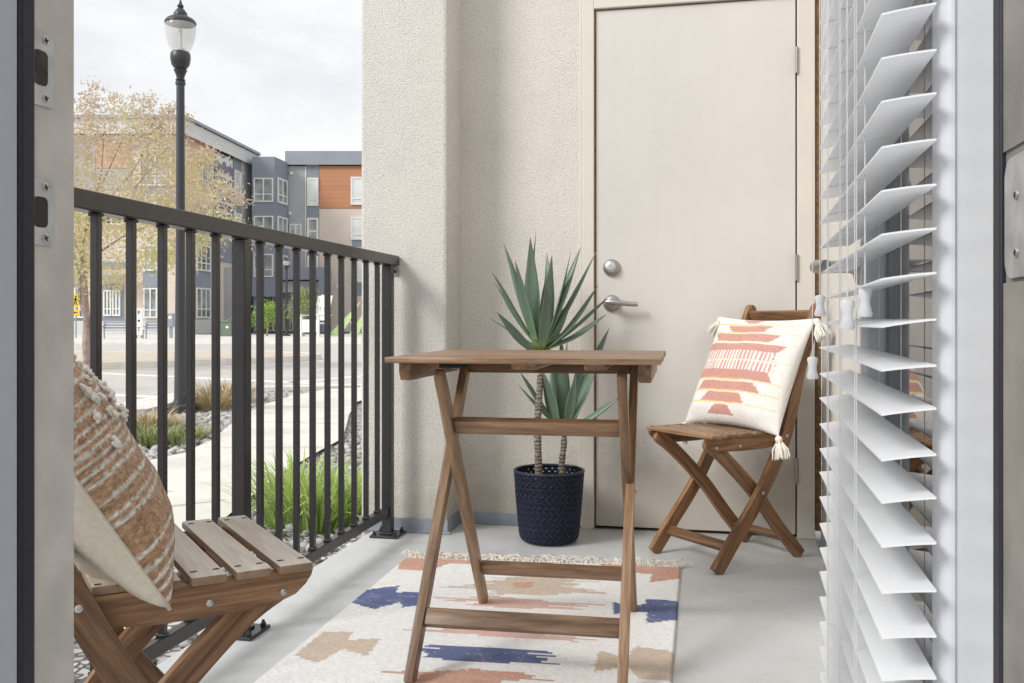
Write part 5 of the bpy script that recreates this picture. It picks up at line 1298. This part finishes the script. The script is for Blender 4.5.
fpanel(bl2, f3, "trim_strip", M["winw"], [(305.3, 166, 306.3, 270)]); fpanel(bl2, f3, "siding", M["navy"], [(307, 164, 319, 178), (307, 206.5, 319, 218), (307, 246, 319, 256), (352, 240, 372, 247), (352, 283, 372, 296)])
fpanel(bl2, f3, "siding", M["cedar"], [(319.5, 166, 372, 208.5)]); fpanel(bl2, f3, "siding", M["beige"], [(319.5, 209, 351, 334), (351, 209, 372, 334), (240, 262, 254, 270)], 0, .055)
fwin(bl2, f3, [(307.5, 178, 318.7, 206), (351, 177, 364, 205), (351, 217, 364, 240), (351, 255, 364, 282)], 1, .2, "blindpane", .07, .16); fwin(bl2, f3, [(307.5, 218, 318.7, 246), (307.5, 256, 318.7, 268)], 1, .5, "pane", .07, .16)
fwin(bl2, f3, [(290, 224, 302, 244)], 2, .4, "pane", .07)
fpanel(bl2, f3, "entry_canopy", M["navy"], [(262, 269, 331, 281), (325, 281, 331, 333), (262, 281, 266, 333)], 0, 2.6)
fpanel(bl2, f3, "sign_band", M["base"], [(266.5, 282, 324.5, 293)], 0, 1.5)
fwin(bl2, f3, [(267, 294, 280, 331), (281, 294, 294, 331), (295, 294, 308, 331), (309, 294, 323, 331)], 2, .7, "pane", .07)
fpanel(bl2, f3, "wall_light", M["frost"], [(291, 172, 293, 175), (289.5, 212, 291.5, 215), (337, 285, 339, 288)], 0, .25)
fpanel(bl2, f3, "base_course", M["base"], [(255, 327, 262, 335), (331.5, 326, 372, 335)], 0, .3)
b = BM()
for k in range(24):
    pxk = 268 + k * 3; 
    u = f3.t(pxk); f3.box(b, u - .02, u + .02, BG, BG + 1.15, 6.5, 6.54, Vector((0, 0, 0)))
f3.box(b, f3.t(268), f3.t(338), BG + 1.13, BG + 1.19, 6.49, 6.55, Vector((0, 0, 0)))
fence = obj("picket_fence", b, M["lampm"]); tag(fence, "low black metal picket fence before the far building entrance", "fence")

# ------------------------------------------------------------------ small things across the road
PZ = GZ + .062
def ped_sign():
    t = thing("crossing_sign", "yellow diamond pedestrian crossing sign on a pole by the street tree", "road sign", at(75.5, 50, PZ), A)
    b = BM(); add_lathe(b, [(.035, 0), (.035, 2.7), (0, 2.7)], 10, Matrix.Translation((0, .06, 0))); obj("pole", b, M["flash"], t, 60)
    b = BM(); cbox(b, (0, 0, 0), (.62, .02, .62), .0, Matrix.Translation((0, 0, 2.0)) @ Matrix.Rotation(R(45), 4, "Y")); dm = obj("diamond_panel", b, M["yellow"], t)
    b = BM(); z = 2.0
    add_lathe(b, [(.05, 0), (.05, .004), (0, .004)], 14, Matrix.Translation((0.02, -.012, z + .22)) @ Matrix.Rotation(R(90), 4, "X"))
    for p, q, w in (((.01, z + .16), (0, z - .02), .085), ((0, z - .02), (.10, z - .24), .055), ((0, z - .02), (-.10, z - .24), .055), ((.01, z + .13), (.12, z), .04), ((.01, z + .13), (-.10, z + .02), .04)):
        d = Vector((q[0] - p[0], 0, q[1] - p[1])); m_ = frame(((p[0] + q[0]) / 2, -.013, (p[1] + q[1]) / 2), d, (0, 1, 0)); cbox(b, (0, 0, 0), (d.length, .004, w), 0, m_)
    obj("walking_symbol", b, M["black"], dm)
    b = BM(); cbox(b, (0, 0, 1.36), (.42, .02, .34)); ap = obj("arrow_plaque", b, M["yellow"], t)
    b = BM(); cbox(b, (0.02, -.012, 1.37), (.22, .004, .05), 0); cbox(b, (-.06, -.013, 1.33), (.10, .004, .05), 0, None); obj("arrow_symbol", b, M["black"], ap)
ped_sign()
def bench(label, px):
    t = thing("park_bench", label, "bench", at(px, 47, PZ), A, "dark benches on the far pavement")
    b = BM()
    for k in range(3): cbox(b, (0, -.18 + k * .15, .44), (1.5 if px < 130 else 1.0, .11, .035), .005)
    obj("seat", b, M["para"], t)
    b = BM()
    for k in range(3): cbox(b, (0, .22 + k * .03, .56 + k * .14), (1.5 if px < 130 else 1.0, .03, .09), .005)
    obj("backrest", b, M["para"], t)
    for s in (-1, 1):
        b = BM(); w = .68 if px < 130 else .45
        cbox(b, (s * w, -.18, .21), (.05, .05, .42)); cbox(b, (s * w, .2, .42), (.05, .05, .84)); cbox(b, (s * w, 0, .62), (.05, .42, .04)); obj("leg", b, M["para"], t)
bench("wider dark slatted bench on the far pavement beside the letter board", 116); bench("shorter dark slatted bench between the letter board and pay station", 153.5)
t = thing("letter_board", "tall white standing board with dark letters on far pavement", "sign", at(139, 50, PZ), A)
b = BM(); cbox(b, (0, 0, .86), (.42, .05, 1.45), .01); bd = obj("board", b, M["winw"], t)
for ch_, z in (("P", 1.35), ("T", .45)):
    me = text_mesh(ch_, .30, .004); me.transform(Matrix.Translation((0, -.032, z)) @ Matrix.Rotation(R(90), 4, "X")); obj("lettering", me, M["black"], bd)
b = BM(); add_lathe(b, [(.06, 0), (.06, .006), (0, .006)], 14, Matrix.Translation((0, -.027, .92)) @ Matrix.Rotation(R(90), 4, "X")); obj("dot", b, M["black"], bd)
for s in (-1, 1):
    b = BM(); cbox(b, (s * .17, 0, .07), (.04, .35, .14)); obj("foot", b, M["para"], t)
t = thing("pay_station", "slim dark grey pay station box on the far pavement", "cabinet", at(171, 50, PZ), A)
b = BM(); cbox(b, (0, 0, .95), (.32, .28, .75), .03); hd_ = obj("cabinet", b, M["para"], t)
b = BM(); cbox(b, (0, -.143, 1.1), (.18, .01, .16)); obj("screen", b, M["frost"], hd_)
b = BM(); cbox(b, (0, 0, .29), (.14, .14, .58), .01); obj("stand", b, M["para"], t)
t = thing("utility_cabinet", "squat green utility cabinet by the far building corner", "cabinet", at(225.5, 56, PZ), A)
b = BM(); cbox(b, (0, 0, .42), (.95, .7, .84), .03); cb = obj("cabinet", b, M["green_box"], t)
b = BM(); cbox(b, (0, 0, .87), (1.0, .75, .05), .01); obj("lid", b, M["green_box"], t)
b = BM(); cbox(b, (.2, -.355, .55), (.16, .01, .14)); obj("sticker", b, M["frost"], cb)
def giant_chair(label, px, d, rz):
    t = thing("lawn_chair", label, "chair", at(px, d, PZ), A + rz, None)
    b = BM(); m_ = Matrix.Translation((.0, .55, 1.0)) @ Matrix.Rotation(R(-18), 4, "X")
    for k in range(5): cbox(b, (-.44 + k * .22, 0, .75), (.19, .05, 1.5 + (.12 if k in (1, 2, 3) else 0)), .01, m_)
    obj("backrest", b, M["winw"], t)
    b = BM(); cbox(b, (0, 0, .78), (1.05, 1.0, .10), .02); obj("seat", b, M["winw"], t)
    for s in (-1, 1):
        b = BM(); cbox(b, (s * .62, 0, 1.25), (.22, 1.3, .07), .02); obj("armrest", b, M["winw"], t)
        b = BM(); cbox(b, (s * .62, -.52, .6), (.14, .12, 1.2), .01); cbox(b, (s * .62, .52, .6), (.14, .12, 1.2), .01); obj("leg", b, M["winw"], t)
    b = BM(); cbox(b, (0, -.52, .62), (1.1, .05, .75), .01); obj("front_panel", b, M["winw"], t)
giant_chair("oversized white lawn chair sculpture across the road", 315, 55, R(-25))
def sail(label, px, d, h, w):
    t = thing("sail_sculpture", label, "sculpture", at(px, d, PZ), A, "lime green leaning panels")
    b = BM(); v = [b.verts.new(p) for p in ((-w * .5, 0, .05), (-w * .1, 0, .05), (w * .5, .25, h), (w * .28, .25, h * .78))]; b.faces.new(v); r_ = bmesh.ops.extrude_face_region(b, geom=b.faces[:]); 
    for q in r_["geom"]:
        if isinstance(q, bmesh.types.BMVert): q.co.y += .06
    obj("panel", b, M["lime"], t)
    b = BM(); add_tube(b, [(w * .1, .1, h * .5), (w * .55, .5, 0)], .04, 8); obj("strut", b, M["winw"], t)
sail("lime green leaning panel across the road nearest the white lawn chair", 344, 55, 2.1, 1.9); sail("lime green leaning panel across the road nearest the column", 360, 55, 2.2, 1.4)

# ------------------------------------------------------------------ daylight
w = bpy.data.worlds.new("World"); scene.world = w; w.use_nodes = True
nt = w.node_tree; bg = nt.nodes["Background"]
SUN_AZ = Vector((-0.70, -0.66, 0)).normalized(); SUN_EL = R(36)
sky = N(nt, "ShaderNodeTexSky", sky_type="NISHITA"); sky.sun_disc = False; sky.sun_elevation = SUN_EL; sky.sun_rotation = math.atan2(SUN_AZ.x, SUN_AZ.y)
sky.air_density = 1.0; sky.dust_density = 2.0
tc_ = N(nt, "ShaderNodeTexCoord"); mp = N(nt, "ShaderNodeMapping"); mp.inputs["Scale"].default_value = (1.0, 1.0, 3.2); nt.links.new(tc_.outputs["Generated"], mp.inputs["Vector"])
n1 = tex_noise(nt, mp.outputs["Vector"], 2.2, 7, 0.55); n1.inputs["Distortion"].default_value = 0.4
cl = ramp(nt, [(0.28, (7.7, 7.9, 8.2)), (0.46, (8.8, 8.9, 9.0)), (0.62, (9.5, 9.5, 9.45))]); nt.links.new(n1.outputs["Fac"], cl.inputs["Fac"])
fc_ = ramp(nt, [(0.25, (0.80,) * 3), (0.55, (0.97,) * 3)]); nt.links.new(n1.outputs["Fac"], fc_.inputs["Fac"])
mx = N(nt, "ShaderNodeMix", data_type="RGBA"); nt.links.new(fc_.outputs["Color"], mx.inputs["Factor"]); nt.links.new(sky.outputs["Color"], mx.inputs["A"]); nt.links.new(cl.outputs["Color"], mx.inputs["B"])
nt.links.new(mx.outputs["Result"], bg.inputs["Color"]); bg.inputs["Strength"].default_value = 0.112
sd = bpy.data.lights.new("sun", "SUN"); sd.energy = 2.65; sd.angle = R(19); sd.color = (1.0, 0.975, 0.94)
so = link(bpy.data.objects.new("sun", sd)); so.rotation_euler = (Vector((-SUN_AZ.x * math.cos(SUN_EL), -SUN_AZ.y * math.cos(SUN_EL), -math.sin(SUN_EL)))).to_track_quat("-Z", "Y").to_euler()
so.location = (-6, -6, 8)

scene.view_settings.view_transform = "Standard"; scene.view_settings.look = "None"; scene.view_settings.exposure = 0
scene.render.engine = "CYCLES"
scene.cycles.max_bounces = 10; scene.cycles.diffuse_bounces = 5; scene.cycles.transparent_max_bounces = 16
